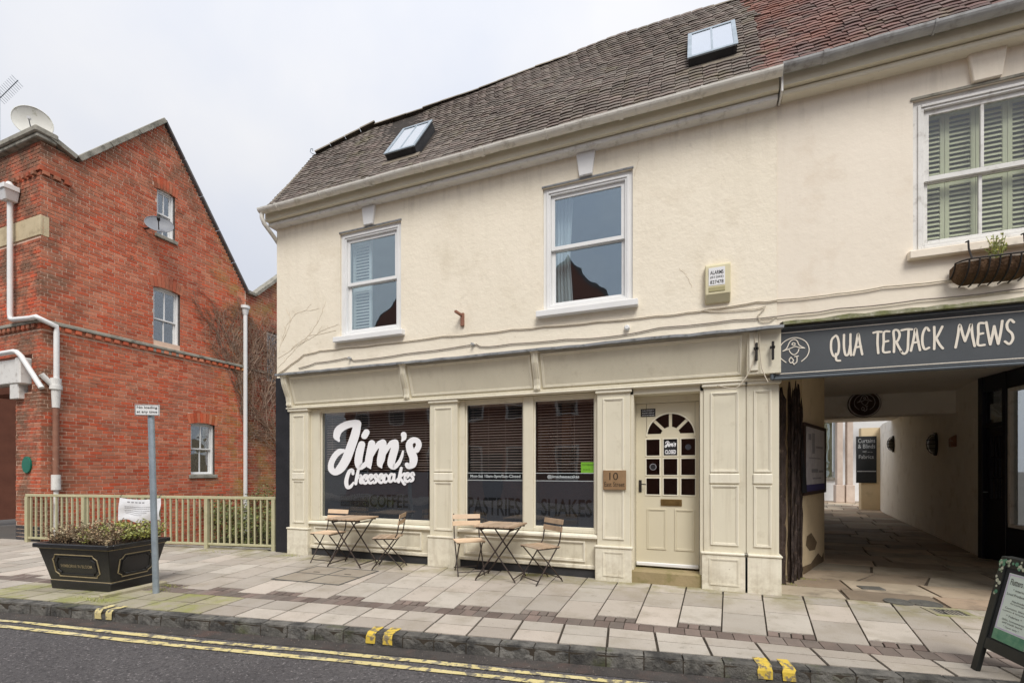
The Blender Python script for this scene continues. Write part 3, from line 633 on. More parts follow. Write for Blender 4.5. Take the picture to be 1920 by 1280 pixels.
# eaves: soffit board, moulding, gutter with brackets
EY, EZ, PIT = 5.85, 5.74, R(55)
def eaves(parent, x0, x1, m, gm, dz=0., paint='gutter'):
    MB().box(x0, x1, 5.90, FD+.1, 5.50+dz, 5.56+dz).build('soffit_moulding', 'whiteold' if paint == 'gutter' else 'paint_lt', parent, bev=.012)
    MB().box(x0, x1, 5.845, FD+.1, 5.563+dz, 5.70+dz).build('fascia_board', 'paint', parent)
    q = MB(); n = 10; gy, gz, r = 5.765, 5.715+dz, .068; xs_ = [x0-.02+(x1-x0+.04)*k/14 for k in range(15)]
    prof = [(gy-r*math.cos(math.pi*k/n), gz-r*math.sin(math.pi*k/n)) for k in range(n+1)]; inn = [(gy-(r-.008)*math.cos(math.pi*k/n), gz-(r-.008)*math.sin(math.pi*k/n)) for k in range(n+1)]
    pr = prof+inn[::-1]; wob = [random.uniform(-.006, .006) for _ in xs_]
    for i in range(14):
        for a in range(len(pr)):
            b = (a+1) % len(pr)
            q.poly([(xs_[i], pr[a][0], pr[a][1]+wob[i]), (xs_[i], pr[b][0], pr[b][1]+wob[i]), (xs_[i+1], pr[b][0], pr[b][1]+wob[i+1]), (xs_[i+1], pr[a][0], pr[a][1]+wob[i+1])])
    gt = q.build('gutter', gm, parent, smooth=True)
    x = x0+.35; k = 0
    while x < x1:
        big = k % 2 == 0; w_ = .05 if big else .018
        bpts = [(gy-(r+.012)*math.cos(math.pi*j/8), gz-(r+.012)*math.sin(math.pi*j/8)-.0) for j in range(9)]
        qq = MB(); qq.prism(bpts+[(gy+r+.012, gz+.03), (gy-r-.012, gz+.012)][:0]+[(p[0]*.0+gy+(p[0]-gy)*.9, gz+(p[1]-gz)*.9) for p in bpts[::-1]], lambda a, b, d: (d, a, b), x, x+w_)
        qq.build('gutter_bracket' if not big else 'gutter_joint', gm, gt); x += .92; k += 1
    return gt
eaves(shop, XL-.06, XR-.005, 'gutter', 'gutter')
# swan-neck at the gutter's left end
q = MB(); q.tube([(XL-.04, 5.765, 5.67), (XL-.04, 5.765, 5.58), (XL-.03, 5.80, 5.50), (XL-.015, 5.98, 5.36), (XL-.03, 6.1, 5.28), (XL-.05, 6.14, 5.1), (XL-.05, 6.14, 3.0)], .034, 10); q.build('downpipe', 'gutter', shop, smooth=True)
# tiled roof
def slope_pt(x, s, n=0.): return Vector((x, EY+s*math.cos(PIT)-n*math.sin(PIT), EZ+s*math.sin(PIT)+n*math.cos(PIT)))
TW, TG = .160, .088
def tile_mesh(m):
    mb = MB(); w = TW/2-.0025
    xs_ = (-w, 0, w); cam_ = (0, .005, 0); L = .17
    lo, lt, up = [], [], []
    for x, c in zip(xs_, cam_):
        lo.append(mb.p((x, .002, .012+c))); lt.append(mb.p((x, 0, .026+c))); up.append(mb.p((x, L, .006+c*.6)))
    for i in (0, 1): mb.f.append([lo[i], lo[i+1], lt[i+1], lt[i]]); mb.f.append([lt[i], lt[i+1], up[i+1], up[i]])
    mb.f.append([lo[0], lt[0], up[0]]); mb.f.append([lo[2], up[2], lt[2]])
    me = mb.mesh('roof_tile'); me.materials.append(M[m]); return me, mb
SR = Matrix(((1, 0, 0, 0), (0, math.cos(PIT), -math.sin(PIT), 0), (0, math.sin(PIT), math.cos(PIT), 0), (0, 0, 0, 1)))
SKYL = ((-4.50, -3.96, .60, 1.50), (-.07, .48, .85, 1.75))
def tiled(parent, roof, m, lim, rows, sag):
    me, mb = tile_mesh(m); L = []
    for k in range(rows):
        s = k*TG
        a, b, top = lim(s); off = (TW/2 if k % 2 else 0)+random.uniform(-.01, .01)
        x = a+off-TW/2+ (0 if k % 2 else TW/2)
        while x < b-TW*.3:
            if s < top(x) and not any(h[0]-.01 < x < h[1]+.01 and h[2]-.06 < s+.05 < h[3]-.02 for h in SKYL) and x > a-.01:
                P = slope_pt(x+random.uniform(-.003, .003), s+random.uniform(-.006, .006)+sag(x, s)*.4, random.uniform(-.002, .004)+sag(x, s))
                T = Matrix.Translation(P-parent.location) @ SR @ Matrix.Rotation(random.gauss(0, .012), 4, 'Z') @ Matrix.Rotation(random.gauss(0, .010), 4, 'Y') @ Matrix.Rotation(random.gauss(0, .010), 4, 'X')
                L.append(((P-Vector((0, 0, CAMH))).length, T, x))
            x += TW
    L.sort(key=lambda t: t[0])
    near = [t for t in L if t[2] < 3.4][:300]; ids = {id(t) for t in near}
    for t in near: place('roof_tile', me, roof, t[1])
    J = MB()
    for t in L:
        if id(t) in ids: continue
        o = len(J.v); J.v += [t[1] @ v for v in mb.v]; J.f += [[o+i for i in f_] for f_ in mb.f]
    jm = J.mesh('roof_tiles'); jm.materials.append(M[m]); o = bpy.data.objects.new('roof_tiles', jm); col.objects.link(o); o.parent = roof; stuff(o)
def sag1(x, s): return -.035*math.sin((x+6.6)*.83)*min(1, s)-.012*math.sin(x*1.9+s*2)+.006*math.sin(x*4.3+1)
RT = [(-6.7, 2.0), (-5.63, 2.66), (-4.6, 2.72), (-3.5, 2.80), (-2.5, 2.98), (-1.2, 3.05), (1.0, 3.06)]    # length of slope at x
HF = 1.98
roof = MB(); roof.poly([slope_pt(XL-.05, .02, -.02), slope_pt(XR, .02, -.02), slope_pt(XR, 3.02, -.02), slope_pt(-2.5, 2.94, -.02), slope_pt(-4.6, 2.68, -.02), slope_pt(-5.63, 2.62, -.02), slope_pt(XL-.05, HF-.02, -.02)])
ry, rz_ = slope_pt(0, 2.62).y, slope_pt(0, 2.62).z
roof.poly([slope_pt(XL-.05, HF, -.02), slope_pt(-5.63, 2.62, -.02), (-5.63, ry+.1, rz_), (XL-.05, 8.4, slope_pt(0, HF).z)])
roof.poly([slope_pt(-5.63, 2.62, -.02), slope_pt(XR, 3.02, -.02), (XR, 9.3, 5.6), (XL-.05, 9.3, 5.6), (XL-.05, 8.4, slope_pt(0, HF).z)])
roof = roof.build('roof', 'roofbed', shop)
def lim1(s):
    a = XL-.04 if s < HF else XL-.04+(s-HF)/(2.64-HF)*1.05
    return a, XR-.06, (lambda x: lerp_tab(RT, x))
tiled(shop, roof, 'tile', lim1, 36, sag1)
# verge strip, hip and ridge tiles
q = MB(); q.bar(slope_pt(XL-.05, 0, .0), slope_pt(XL-.05, HF, .0), .05, .05, up=(1, 0, 0)); q.build('verge_mortar', 'ridge', shop)
def ridge_run(parent, pts, m, L=.33, r=.10):
    for a, b in zip(pts, pts[1:]):
        a, b = Vector(a), Vector(b); n = max(1, round((b-a).length/L))
        for k in range(n):
            p0, p1 = a+(b-a)*k/n, a+(b-a)*(k+.98)/n; d = (p1-p0).normalized(); sx = d.cross(Vector((0, 0, 1))).normalized(); up = sx.cross(d)
            mb = MB(); jit = Vector((0, 0, random.uniform(-.008, .01))); R0, R1 = [], []
            for j in range(7):
                t = math.pi*(j/6); v = sx*math.cos(t)*r+up*math.sin(t)*r*.75
                R0.append(mb.p(p0+v+jit)); R1.append(mb.p(p1+v*.93+jit))
            for j in range(6): mb.f.append([R0[j], R0[j+1], R1[j+1], R1[j]])
            mb.f.append(R0[::-1]); mb.f.append(R1)
            mb.build('ridge_tile', m, parent, smooth=True)
rp = [slope_pt(x, lerp_tab(RT, x)+.0, .0) for x in (-5.63, -4.6, -3.5, -2.5, -1.2, .85)]
ridge_run(shop, [p_-Vector((0, 0, .02)) for p_ in rp], 'ridge', r=.07)
ridge_run(shop, [slope_pt(XL-.03, HF, .02), slope_pt(-5.63, 2.68, .02)], 'ridge', r=.085)
q = MB(); c_ = slope_pt(XL-.05, HF, .03); q.tube([c_, c_+Vector((-.06, -.02, .02)), c_+Vector((-.1, -.03, .06)), c_+Vector((-.09, -.03, .11)), c_+Vector((-.05, -.02, .11)), c_+Vector((-.05, -.02, .07))], .008, 6); q.build('hip_iron', 'galv', shop)
for (x0, x1, s0, s1) in SKYL:
    XM = Matrix.Translation(slope_pt(0, 0)) @ SR      # local x, along slope, off slope
    q = MB(XM); ring_ = lambda mb, a, b, c, d, w_, z0, z1: (mb.box(a, a+w_, c, d, z0, z1), mb.box(b-w_, b, c, d, z0, z1), mb.box(a+w_, b-w_, c, c+w_, z0, z1), mb.box(a+w_, b-w_, d-w_, d, z0, z1))
    ring_(q, x0, x1, s0, s1, .05, -.02, .115); sk = q.build('rooflight', 'plinthblk', shop, bev=.004)
    q = MB(XM); ring_(q, x0-.012, x1+.012, s0-.012, s1+.012, .05, .117, .137); q.box((x0+x1)/2-.012, (x0+x1)/2+.012, s0+.04, s1-.04, .118, .134); q.build('rooflight_frame', 'galv', sk, bev=.003)
    for a, b in ((x0+.038, (x0+x1)/2-.012), ((x0+x1)/2+.012, x1-.038)): MB(XM).box(a, b, s0+.038, s1-.038, .123, .128).build('rooflight_pane', 'glasssky', sk)
    MB(XM).box(x0-.06, x1+.06, s0-.12, s0-.005, .0, .032).build('apron_flashing', 'ridge', sk)
    MB(XM).box(x0+.02, x1-.02, s0+.02, s1-.02, -.02, .02).build('rooflight_shaft', 'interior_lt', sk)

# ---- shopfront
PF = 5.985          # pilaster face
GY = 6.10           # glass
def pilaster(x0, x1, mids=True, plq=True, pz=.44, hw=.03, lab=None):
    w = x1-x0
    p = MB(); p.box(x0, x1, PF, FD+.15, pz-.02, 2.40); p = p.build('pilaster', 'paint', shop, bev=.006)
    MB().box(x0-.02, x1+.02, PF-.035, FD+.14, -.015, pz-.03).build('plinth', 'paint_lt', p, bev=.006)
    MB().box(x0-.03, x1+.03, PF-.048, FD+.14, pz-.028, pz).build('plinth_cap', 'paint_lt', p, bev=.008)
    MB().box(x0-.02, x1+.02, PF-.03, FD+.14, 2.365, 2.405).build('pilaster_cap', 'paint_lt', p, bev=.008)
    q = MB(); m = .075
    for (a, b) in ((pz+.08, 1.22), (1.37, 2.30)):
        moulding(q, x0+m, x1-m, a, b, .018, PF, .014)
    q.build('panel_moulding', 'paint_lt', p, bev=.003)
    if mids:
        MB().box(x0+m-.01, x1-m+.01, PF-.02, PF+.01, 1.235, 1.355).build('panel_block', 'paint_lt', p, bev=.012)
    return p
pilaster(-6.33, -5.93); pilaster(-3.62, -3.17); pilaster(-1.16, -.745, False); pilaster(.10, .55)
pilaster(.555, .885)
for a, b in ((-1.08, -.82), (.16, .48)):
    q = MB(); moulding(q, a, b, .06, .37, .014, PF-.035, .008); q.build('plinth_moulding', 'paint_lt', shop)
def shopwindow(x0, x1, cols, zlo=.62, zhi=2.345):
    """stall riser, timber frame, panes; cols is a list of mullion gaps"""
    fr = MB(); fr.box(x0, cols[0][0], 6.04, 6.16, zlo-.05, 2.40); fr.box(cols[-1][1], x1, 6.04, 6.16, zlo-.05, 2.40)
    for (a, b), (c, d) in zip(cols, cols[1:]): fr.box(b, c, 6.045, 6.16, zlo-.05, 2.40)
    for a, b in cols: fr.box(a, b, 6.05, 6.16, zhi, 2.40); fr.box(a, b, 6.05, 6.16, zlo-.05, zlo)
    f = fr.build('shop_window', 'paint', shop, bev=.006)
    b_ = MB()
    for a, b in cols: ring(b_, a, b, zlo, zhi, .02, 6.075, 6.095)
    b_.build('glazing_bead', 'paint_lt', f, bev=.004)
    for a, b in cols: MB().box(a+.004, b-.004, GY, GY+.006, zlo+.004, zhi-.004).build('pane', 'glass', f)
    MB().hexa([(x0-.0, 5.985, zlo-.11), (x1, 5.985, zlo-.11), (x1, 6.10, zlo-.11), (x0, 6.10, zlo-.11), (x0, 5.985, zlo-.075), (x1, 5.985, zlo-.075), (x1, 6.06, zlo-.052), (x0, 6.06, zlo-.052)]).build('window_sill', 'paint_lt', f, bev=.006)
    st = MB().box(x0, x1, 6.03, 6.15, .115, zlo-.11).build('stall_riser', 'paint', shop)
    MB().box(x0, x1, 6.015, 6.15, .112, .165).build('skirting', 'paint_lt', st, bev=.008)
    MB().box(x0, x1, 6.045, 6.15, -.02, .112).build('plinth_strip', 'plinthblk', st)
    q = MB(); moulding(q, x0+.10, x1-.16, .20, zlo-.15, .022, 6.03, .022); q.build('riser_moulding', 'paint_lt', st, bev=.004)
    return f
sw1 = shopwindow(-5.93, -3.62, [(-5.74, -3.66)])
sw2 = shopwindow(-3.17, -1.16, [(-3.08, -2.185), (-2.04, -1.20)])
# blinds: every slat a piece
for (x0, x1, zlo) in ((-5.72, -3.68, 1.37), (-3.06, -2.2, 1.37), (-2.02, -1.22, 1.37)):
    q = MB(); q.box(x0, x1, 6.175, 6.225, 2.30, 2.345)
    for u in (.06, .35, .65, .94): q.box(x0+(x1-x0)*u-.001, x0+(x1-x0)*u+.001, 6.172, 6.174, zlo, 2.30)
    bl = q.build('window_blind', 'blind', shop)
    sl = MB(); sl.hexa([(x0-(x0+x1)/2, -.018, -.006), (x1-(x0+x1)/2, -.018, -.006), (x1-(x0+x1)/2, .018, .004), (x0-(x0+x1)/2, .018, .004), (x0-(x0+x1)/2, -.018, -.002), (x1-(x0+x1)/2, -.018, -.002), (x1-(x0+x1)/2, .018, .008), (x0-(x0+x1)/2, .018, .008)])
    me = sl.mesh('slat'); me.materials.append(M['blind']); z = 2.28
    while z > zlo:
        place('slat', me, bl, Matrix.Translation(Vector(((x0+x1)/2, 6.20, z))-shop.location) @ Matrix.Rotation(random.gauss(0, .0025), 4, 'Y')); z -= .0385
# film on the lower glass with cut-out dark lettering
U_, V_ = FR_FACADE
def film(x0, x1, z0, z1, par): return MB().box(x0, x1, GY+.012, GY+.014, z0, z1).build('window_film', 'film', par)
film(-5.70, -3.72, .64, 1.365, sw1); film(-3.07, -2.195, .63, 1.245, sw2); film(-2.03, -1.21, .63, 1.245, sw2)
O_ = Vector((0, GY+.0115, 0))
def px2(x0, y0, x1, y1, Y=GY): a = onY(x0, y0, Y); b = onY(x1, y1, Y); return (a.x, b.x, min(a.z, b.z), max(a.z, b.z))
c4 = lambda x: 590+x/5.1217
d4 = lambda y: 750+y/5.12
def zband(px, ya, yb, Y=GY): return onY(px, yb, Y).z, onY(px, ya, Y).z
za, zb = zband(c4(700), d4(905), d4(1030))
txt('lettering', 'COFFEE', O_, U_, V_, (onY(c4(525), 0, GY).x, onY(c4(893), 0, GY).x, za, zb), 'filmdark', sw1, bold=.02)
xa, xb = onY(c4(245), 0, GY).x, onY(c4(515), 0, GY).x
txt('lettering', 'HAND ROASTED', O_, U_, V_, (xa, xb, za+.105, zb-.01), 'filmdark', sw1)
MB().box(xa, xb, GY+.0105, GY+.0117, za, za+.095).build('lettering_band', 'filmdark', sw1)
txt('lettering', 'SMALL BATCH', Vector((0, GY+.0103, 0)), U_, V_, (xa+.03, xb-.02, za+.018, za+.078), 'film', sw1)
for s_, (x0, x1), (pm, ya, yb) in (('PASTRIES', (-3.055, -2.25), (925, 932, 966)), ('SHAKES', (-1.95, -1.25), (1058, 935, 968))):
    za, zb = zband(pm, ya, yb); txt('lettering', s_, O_, U_, V_, (x0, x1, za, zb), 'filmdark', sw2, bold=.015)
for x0, x1, s_, a, b in ((-3.07, -2.195, 'Mon-Sat 10am-3pm/Sun-Closed', -3.02, -2.25), (-2.03, -1.21, '@jimscheesecakes', -1.86, -1.42)):
    q = MB(); q.box(x0, x1, GY+.012, GY+.0145, 1.25, 1.352); q.build('black_band', 'filmdark', sw2)
    q = MB(); q.box(x0, x1, GY+.008, GY+.0105, 1.245, 1.253); q.box(x0, x1, GY+.008, GY+.0105, 1.349, 1.357); q.build('white_rule', 'vwhite', sw2)
    txt('lettering', s_, O_, U_, V_, (a, b, 1.275, 1.33), 'vwhite', sw2, bold=.02)
b = px2(1089, 866, 1117, 886); g_ = MB().box(b[0], b[1], GY+.009, GY+.0115, b[2], b[3]).build('hygiene_sticker', 'limegreen', sw2)
txt('sticker_print', 'FOOD HYGIENE RATING', Vector((0, GY+.0088, 0)), U_, V_, (b[0]+.02, b[1]-.03, b[3]-.045, b[3]-.025), 'ink', g_)
txt('sticker_print', '* * * * *', Vector((0, GY+.0088, 0)), U_, V_, (b[0]+.03, b[1]-.08, b[2]+.03, b[2]+.055), 'ink', g_)
# white brush lettering on the big window (outside of the glass)
fpx = lambda x, y, l: onY(c4(x), d4(y), GY-.0012-l)
J = MB(); S = [
 ([(232, 388), (212, 345), (232, 285), (300, 240), (375, 222), (412, 222)], [12, 34, 38, 36, 34, 34]),
 ([(412, 226), (388, 330), (347, 450), (305, 560), (255, 645), (205, 688), (163, 668), (158, 610), (190, 540), (235, 495), (276, 484)], [36, 42, 43, 44, 42, 32, 30, 28, 28, 28, 18]),
 ([(497, 308), (478, 342)], [31, 31]),
 ([(452, 425), (432, 500), (420, 580), (430, 632), (470, 628), (512, 575), (545, 500)], [34, 38, 38, 34, 24, 18, 14]),
 ([(548, 415), (535, 490), (520, 570), (522, 620), (535, 652)], [34, 36, 36, 28, 8]),
 ([(530, 570), (575, 480), (620, 418), (655, 408)], [14, 20, 26, 32]),
 ([(655, 408), (655, 470), (637, 560), (628, 610), (642, 646)], [34, 38, 38, 30, 8]),
 ([(638, 570), (690, 475), (738, 412), (772, 408)], [14, 20, 26, 32]),
 ([(772, 408), (770, 460), (745, 550), (735, 610), (758, 640), (800, 610), (832, 550), (848, 490)], [34, 38, 38, 36, 26, 20, 15, 10]),
 ([(855, 330), (857, 360), (835, 395)], [28, 24, 6]),
 ([(978, 478), (1000, 432), (985, 390), (940, 385), (908, 425), (922, 490), (948, 550), (942, 610), (905, 632), (886, 618)], [28, 28, 27, 29, 33, 37, 40, 36, 28, 22])]
for i, (p, r) in enumerate(S): ribbon(J, p, r, fpx, i*.0004)
J.build('brush_lettering', 'vwhite', sw1, label='white brush lettering Jim\'s')
Cc = MB(); bl_ = lambda x: -(x-480)*.045
E1 = ([(468, 768), (496, 750), (500, 722), (480, 722), (466, 755), (470, 785), (490, 797), (516, 775)], [8, 12, 13, 13, 15, 15, 13, 7])
S1 = ([(604, 738), (590, 716), (572, 735), (590, 762), (590, 785), (570, 797), (556, 786)], [10, 12, 13, 14, 13, 11, 8])
def sh_(g_, dx): return ([(x+dx, y+bl_(x+dx)) for x, y in g_[0]], g_[1])
S = [([(368, 705), (362, 672), (335, 680), (312, 735), (303, 790), (315, 832), (345, 828), (372, 790)], [14, 16, 17, 19, 20, 19, 16, 9]),
     ([(418, 672), (405, 735), (394, 800)], [14, 16, 15]), ([(398, 775), (425, 730), (443, 728), (440, 785), (462, 795)], [8, 12, 16, 15, 8]),
     sh_(E1, 0), sh_(E1, 50), sh_(S1, 0), sh_(E1, 150),
     ([(700, 730), (684, 713), (668, 735), (664, 770), (680, 786), (706, 766)], [10, 13, 15, 16, 13, 7]),
     ([(760, 722), (738, 708), (718, 732), (716, 770), (735, 780), (758, 745)], [10, 13, 15, 15, 12, 8]), ([(765, 712), (760, 760), (780, 776), (795, 750)], [14, 15, 11, 6]),
     ([(832, 650), (818, 715), (806, 782)], [14, 16, 15]), ([(818, 745), (850, 710), (862, 702)], [8, 12, 11]), ([(822, 745), (842, 775), (862, 805), (875, 800)], [10, 14, 13, 6]),
     sh_(E1, 402), sh_(S1, 352)]
for i, (p, r) in enumerate(S): ribbon(Cc, p, r, fpx, i*.0003)
Cc.build('brush_lettering', 'vwhite', sw1, label='white brush lettering Cheesecakes')
# things dimly seen inside the shop
MB().box(-3.0, -1.3, 7.6, 8.1, 0, 1.05).build('shop_counter', 'warm', shop)
MB().box(-2.9, -2.5, 8.3, 8.6, 0, 2.2).build('shop_dresser', 'warm', shop)
MB().box(-5.6, -4.0, 8.2, 8.6, 0, 1.3).build('shop_counter', 'warm', shop)
MB().box(-1.9, -1.75, 7.0, 7.15, 0, 2.88).build('shop_post', 'warm', shop)
# fascia: canted boards between console brackets, lead capping
def canted(z, off=0.): t = (z-2.47)/(2.93-2.47); return 5.985-.135*t-off
fb = MB(); fb.hexa([(-6.33, canted(2.44), 2.44), (.885, canted(2.44), 2.44), (.885, FD+.1, 2.44), (-6.33, FD+.1, 2.44), (-6.33, canted(2.945), 2.945), (.885, canted(2.945), 2.945), (.885, FD+.1, 2.945), (-6.33, FD+.1, 2.945)])
fb = fb.build('fascia', 'paint', shop)
MB().box(-6.37, .90, PF-.045, FD+.1, 2.405, 2.432).build('architrave', 'paint_lt', fb, bev=.008); MB().box(-6.36, .89, PF-.028, FD+.1, 2.432, 2.462).build('architrave_bead', 'paint', fb, bev=.008)
for x0, x1 in ((-6.20, -4.06), (-3.92, -2.02), (-1.88, .50)):
    XC = Matrix(((1, 0, 0, 0), (0, 1, -.135/.46, 5.985+.135/.46*2.47), (0, 0, 1, 0), (0, 0, 0, 1)))
    q = MB(XC); moulding(q, x0, x1, 2.485, 2.915, .020, 0, .016); q.build('fascia_moulding', 'paint_lt', fb, bev=.003)
prof = [(5.99, 2.44), (5.945, 2.44), (5.925, 2.47), (5.93, 2.52), (5.915, 2.60), (5.87, 2.70), (5.83, 2.80), (5.815, 2.88), (5.80, 2.93), (5.80, 2.96), (5.99, 2.96)]
for x0, x1 in ((-6.35, -6.24), (-4.035, -3.945), (-1.995, -1.905)):
    q = MB(); q.prism(prof, lambda a, b, d: (d, a, b), x0, x1); c1 = q.build('console_bracket', 'paint_lt', fb, bev=.006, fix=True)
    q = MB(); q.prism([(a-.012, b) for a, b in prof[1:9]]+[(5.93, 2.9), (5.95, 2.5)], lambda a, b, d: (d, a, b), x0+.03, x1-.03); q.build('bracket_flute', 'paint', c1, fix=True)
    MB().box(x0-.01, x1+.01, 5.785, 5.9, 2.93, 2.958).build('bracket_cap', 'paint_lt', c1, bev=.004)
MB().box(.55, .885, 5.86, 6.0, 2.46, 2.95).build('fascia_return', 'paint', fb, bev=.006)
MB().box(.57, .66, 5.84, 5.87, 2.50, 2.93).build('fascia_stop', 'paint_lt', fb, bev=.005)
q = MB(); n = 46; xs_ = [-6.42+(.90+6.42)*k/n for k in range(n+1)]; jz = [random.uniform(-.007, .007) for _ in xs_]
for k in range(n):
    a, b = xs_[k], xs_[k+1]; u, v = jz[k], jz[k+1]
    q.poly([(a, 5.765, 2.965+u), (b, 5.765, 2.965+v), (b, FD+.01, 3.02), (a, FD+.01, 3.02)]); q.poly([(a, 5.765, 2.935+u), (b, 5.765, 2.935+v), (b, 5.765, 2.965+v), (a, 5.765, 2.965+u)])
    q.poly([(a, 5.765, 2.935+u), (a, FD, 2.95), (b, FD, 2.95), (b, 5.765, 2.935+v)])
q.build('lead_capping', 'lead', shop)
for x in (.64, .80):
    q = MB(); q.box(x-.012, x+.012, 5.80, 5.83, 2.60, 2.80); q.box(x-.03, x+.02, 5.80, 5.82, 2.72, 2.75); q.build('iron_latch', 'iron', shop, bev=.004)
# ---- recessed door
DY = 6.21
q = MB(); q.box(-.745, -.705, 6.0, 6.30, .15, 2.42); q.box(.06, .10, 6.0, 6.30, .15, 2.42); q.box(-.745, .10, 6.0, 6.34, 2.33, 2.42); q.box(-.705, .06, DY-.01, DY+.08, 2.245, 2.33); q.build('door_frame', 'paint', shop, bev=.005)
st = MB().box(-.755, .105, 5.985, 6.36, -.02, .155).build('door_step', mk('sandstone_step', (.36, .28, .16), (.26, .21, .11), 3, .9, .5, 30, stains=(((.16, .15, .05), 4, .5, .66, .8),)), shop, bev=.018)
dx0, dx1, dz0, dz1 = -.70, .055, .175, 2.24
ddx = lambda x: onY(1120+x/2.415, 0, DY).x
ddz = lambda y, x=330: onY(1120+x/2.415, 600+y/2.415, DY).z
colsx = [(ddx(222), ddx(282)), (ddx(300), ddx(362)), (ddx(380), ddx(443))]
rowsz = [(ddz(612), ddz(538)), (ddz(700), ddz(627)), (ddz(790), ddz(716))]
acx, acz = ddx(331), ddz(524); aro = (ddx(440)-ddx(222))/2; ari = aro*.42
# leaf built of stiles and rails so that the panes are real openings
lf = MB(); y0, y1 = DY, DY+.045
lf.box(dx0, colsx[0][0], y0, y1, dz0, dz1); lf.box(colsx[2][1], dx1, y0, y1, dz0, dz1)
xa, xb = colsx[0][0], colsx[2][1]
lf.box(xa, xb, y0, y1, dz0, rowsz[2][0])
for (a, b), (c, d) in zip(rowsz[::-1], rowsz[::-1][1:]): lf.box(xa, xb, y0+.001, y1-.001, b, c)
lf.box(xa, xb, y0, y1, rowsz[0][1], acz)
for (a, b), (c, d) in zip(colsx, colsx[1:]): lf.box(b, c, y0+.002, y1-.002, rowsz[2][0], rowsz[0][1])
n = 24     # spandrel above the sunburst
for k in range(n):
    t0, t1 = math.pi*k/n, math.pi*(k+1)/n
    A = [(acx+aro*math.cos(t), acz+aro*math.sin(t)) for t in (t0, t1)]
    lf.hexa([(A[1][0], y0, A[1][1]), (A[0][0], y0, A[0][1]), (A[0][0], y1, A[0][1]), (A[1][0], y1, A[1][1]), (A[1][0], y0, dz1), (A[0][0], y0, dz1), (A[0][0], y1, dz1), (A[1][0], y1, dz1)])
for t in (R(0), R(45), R(90), R(135), R(180)):
    a = Vector((acx+ari*math.cos(t)*.9, y0+.022, acz+ari*math.sin(t)*.9+(.012 if t in (R(0), R(180)) else 0))); b = Vector((acx+aro*1.01*math.cos(t), y0+.022, acz+aro*1.01*math.sin(t)+(.012 if t in (R(0), R(180)) else 0)))
    lf.bar(a, b, .036, .042, up=(0, 1, 0))
half = [(acx+ari*math.cos(math.pi*k/16), acz-.004+ari*math.sin(math.pi*k/16)) for k in range(17)]
lf.prism(half, lambda a, b, d: (a, d, b), y0+.003, y1-.003)
door = lf.build('door', 'doorpaint', shop, fix=True)
q = MB()
for a, b in rowsz:
    for c, d in colsx: ring(q, c-.012, d+.012, a-.012, b+.012, .012, y0-.008, y0+.002)
for k in range(20):
    t0, t1 = math.pi*k/20, math.pi*(k+1)/20
    q.bar((acx+aro*math.cos(t0), y0-.002, acz+aro*math.sin(t0)), (acx+aro*math.cos(t1), y0-.002, acz+aro*math.sin(t1)), .014, .014, up=(0, 1, 0))
q.build('glazing_bead', 'paint_lt', door)
gb = MB(); gb.poly([(xa, y0+.02, rowsz[2][0]), (xb, y0+.02, rowsz[2][0]), (xb, y0+.02, acz), (xa, y0+.02, acz)]); 
for a, b in rowsz:
    for c, d in colsx: MB().box(c-.003, d+.003, y0+.018, y0+.024, a-.003, b+.003).build('pane', 'glass', door)
for k in range(4):
    t0, t1 = R(45*k+5), R(45*k+40)
    pts = [(acx+aro*.99*math.cos(t0+(t1-t0)*j/6), acz+aro*.99*math.sin(t0+(t1-t0)*j/6)) for j in range(7)]+[(acx+ari*math.cos(t1-(t1-t0)*j/4), acz+ari*math.sin(t1-(t1-t0)*j/4)) for j in range(5)]
    q = MB(); q.prism(pts, lambda a, b, d: (a, d, b), y0+.018, y0+.024); q.build('pane', 'glass', door)
for a, b in ((225, 312), (350, 440)):
    q = MB(); moulding(q, ddx(a), ddx(b), ddz(1040), ddz(855), .016, y0, .010); q.build('door_panel', 'doorpaint', door, bev=.003)
MB().box(dx0+.005, dx1-.005, DY-.03, DY+.001, .178, .225).build('weather_bar', 'white', door, bev=.008)
lb = MB(); lb.box(ddx(287), ddx(383), DY-.012, DY+.001, ddz(840), ddz(810)); lb = lb.build('letterbox', 'brass', door, bev=.004)
MB().box(ddx(298), ddx(372), DY-.016, DY-.011, ddz(833), ddz(818)).build('letterbox_flap', 'brass', lb)
hd = MB(); hd.box(ddx(188), ddx(201), DY-.012, DY+.001, ddz(780), ddz(724)); hd = hd.build('door_handle', 'iron', door, bev=.003)
q = MB(); q.tube([(ddx(194), DY-.01, ddz(742)), (ddx(194), DY-.05, ddz(742)), (ddx(222), DY-.055, ddz(744))], .007, 8); q.build('handle_lever', 'iron', hd)
s1 = MB().box(ddx(197), ddx(263), DY-.004, DY+.0, ddz(433), ddz(397)).build('door_notice', 'ink', door)
for k, t in enumerate(('THIS PROPERTY', 'IS MONITORED BY', 'CCTV 24 HOURS')):
    z1 = ddz(402+k*10.5); txt('notice_print', t, Vector((0, DY-.0043, 0)), U_, V_, (ddx(203), ddx(258), z1-.016, z1-.003), 'vwhite', s1)
cs = MB().box(colsx[1][0]+.006, colsx[1][1]-.006, DY+.012, DY+.014, rowsz[0][0]+.004, rowsz[0][1]-.004).build('closed_sign', 'ink', door)
zc0, zc1 = rowsz[0]
txt('sign_print', 'CLOSED', Vector((0, DY+.0118, 0)), U_, V_, (colsx[1][0]+.016, colsx[1][1]-.016, zc0+.02, zc0+.07), 'vwhite', cs, bold=.03)
jq = MB()
fj = lambda x, y, l: Vector((colsx[1][0]+.012+(x-130)/900*(colsx[1][1]-colsx[1][0]-.024), DY+.0116-l*.2, zc1-.02-(y-190)/520*.085))
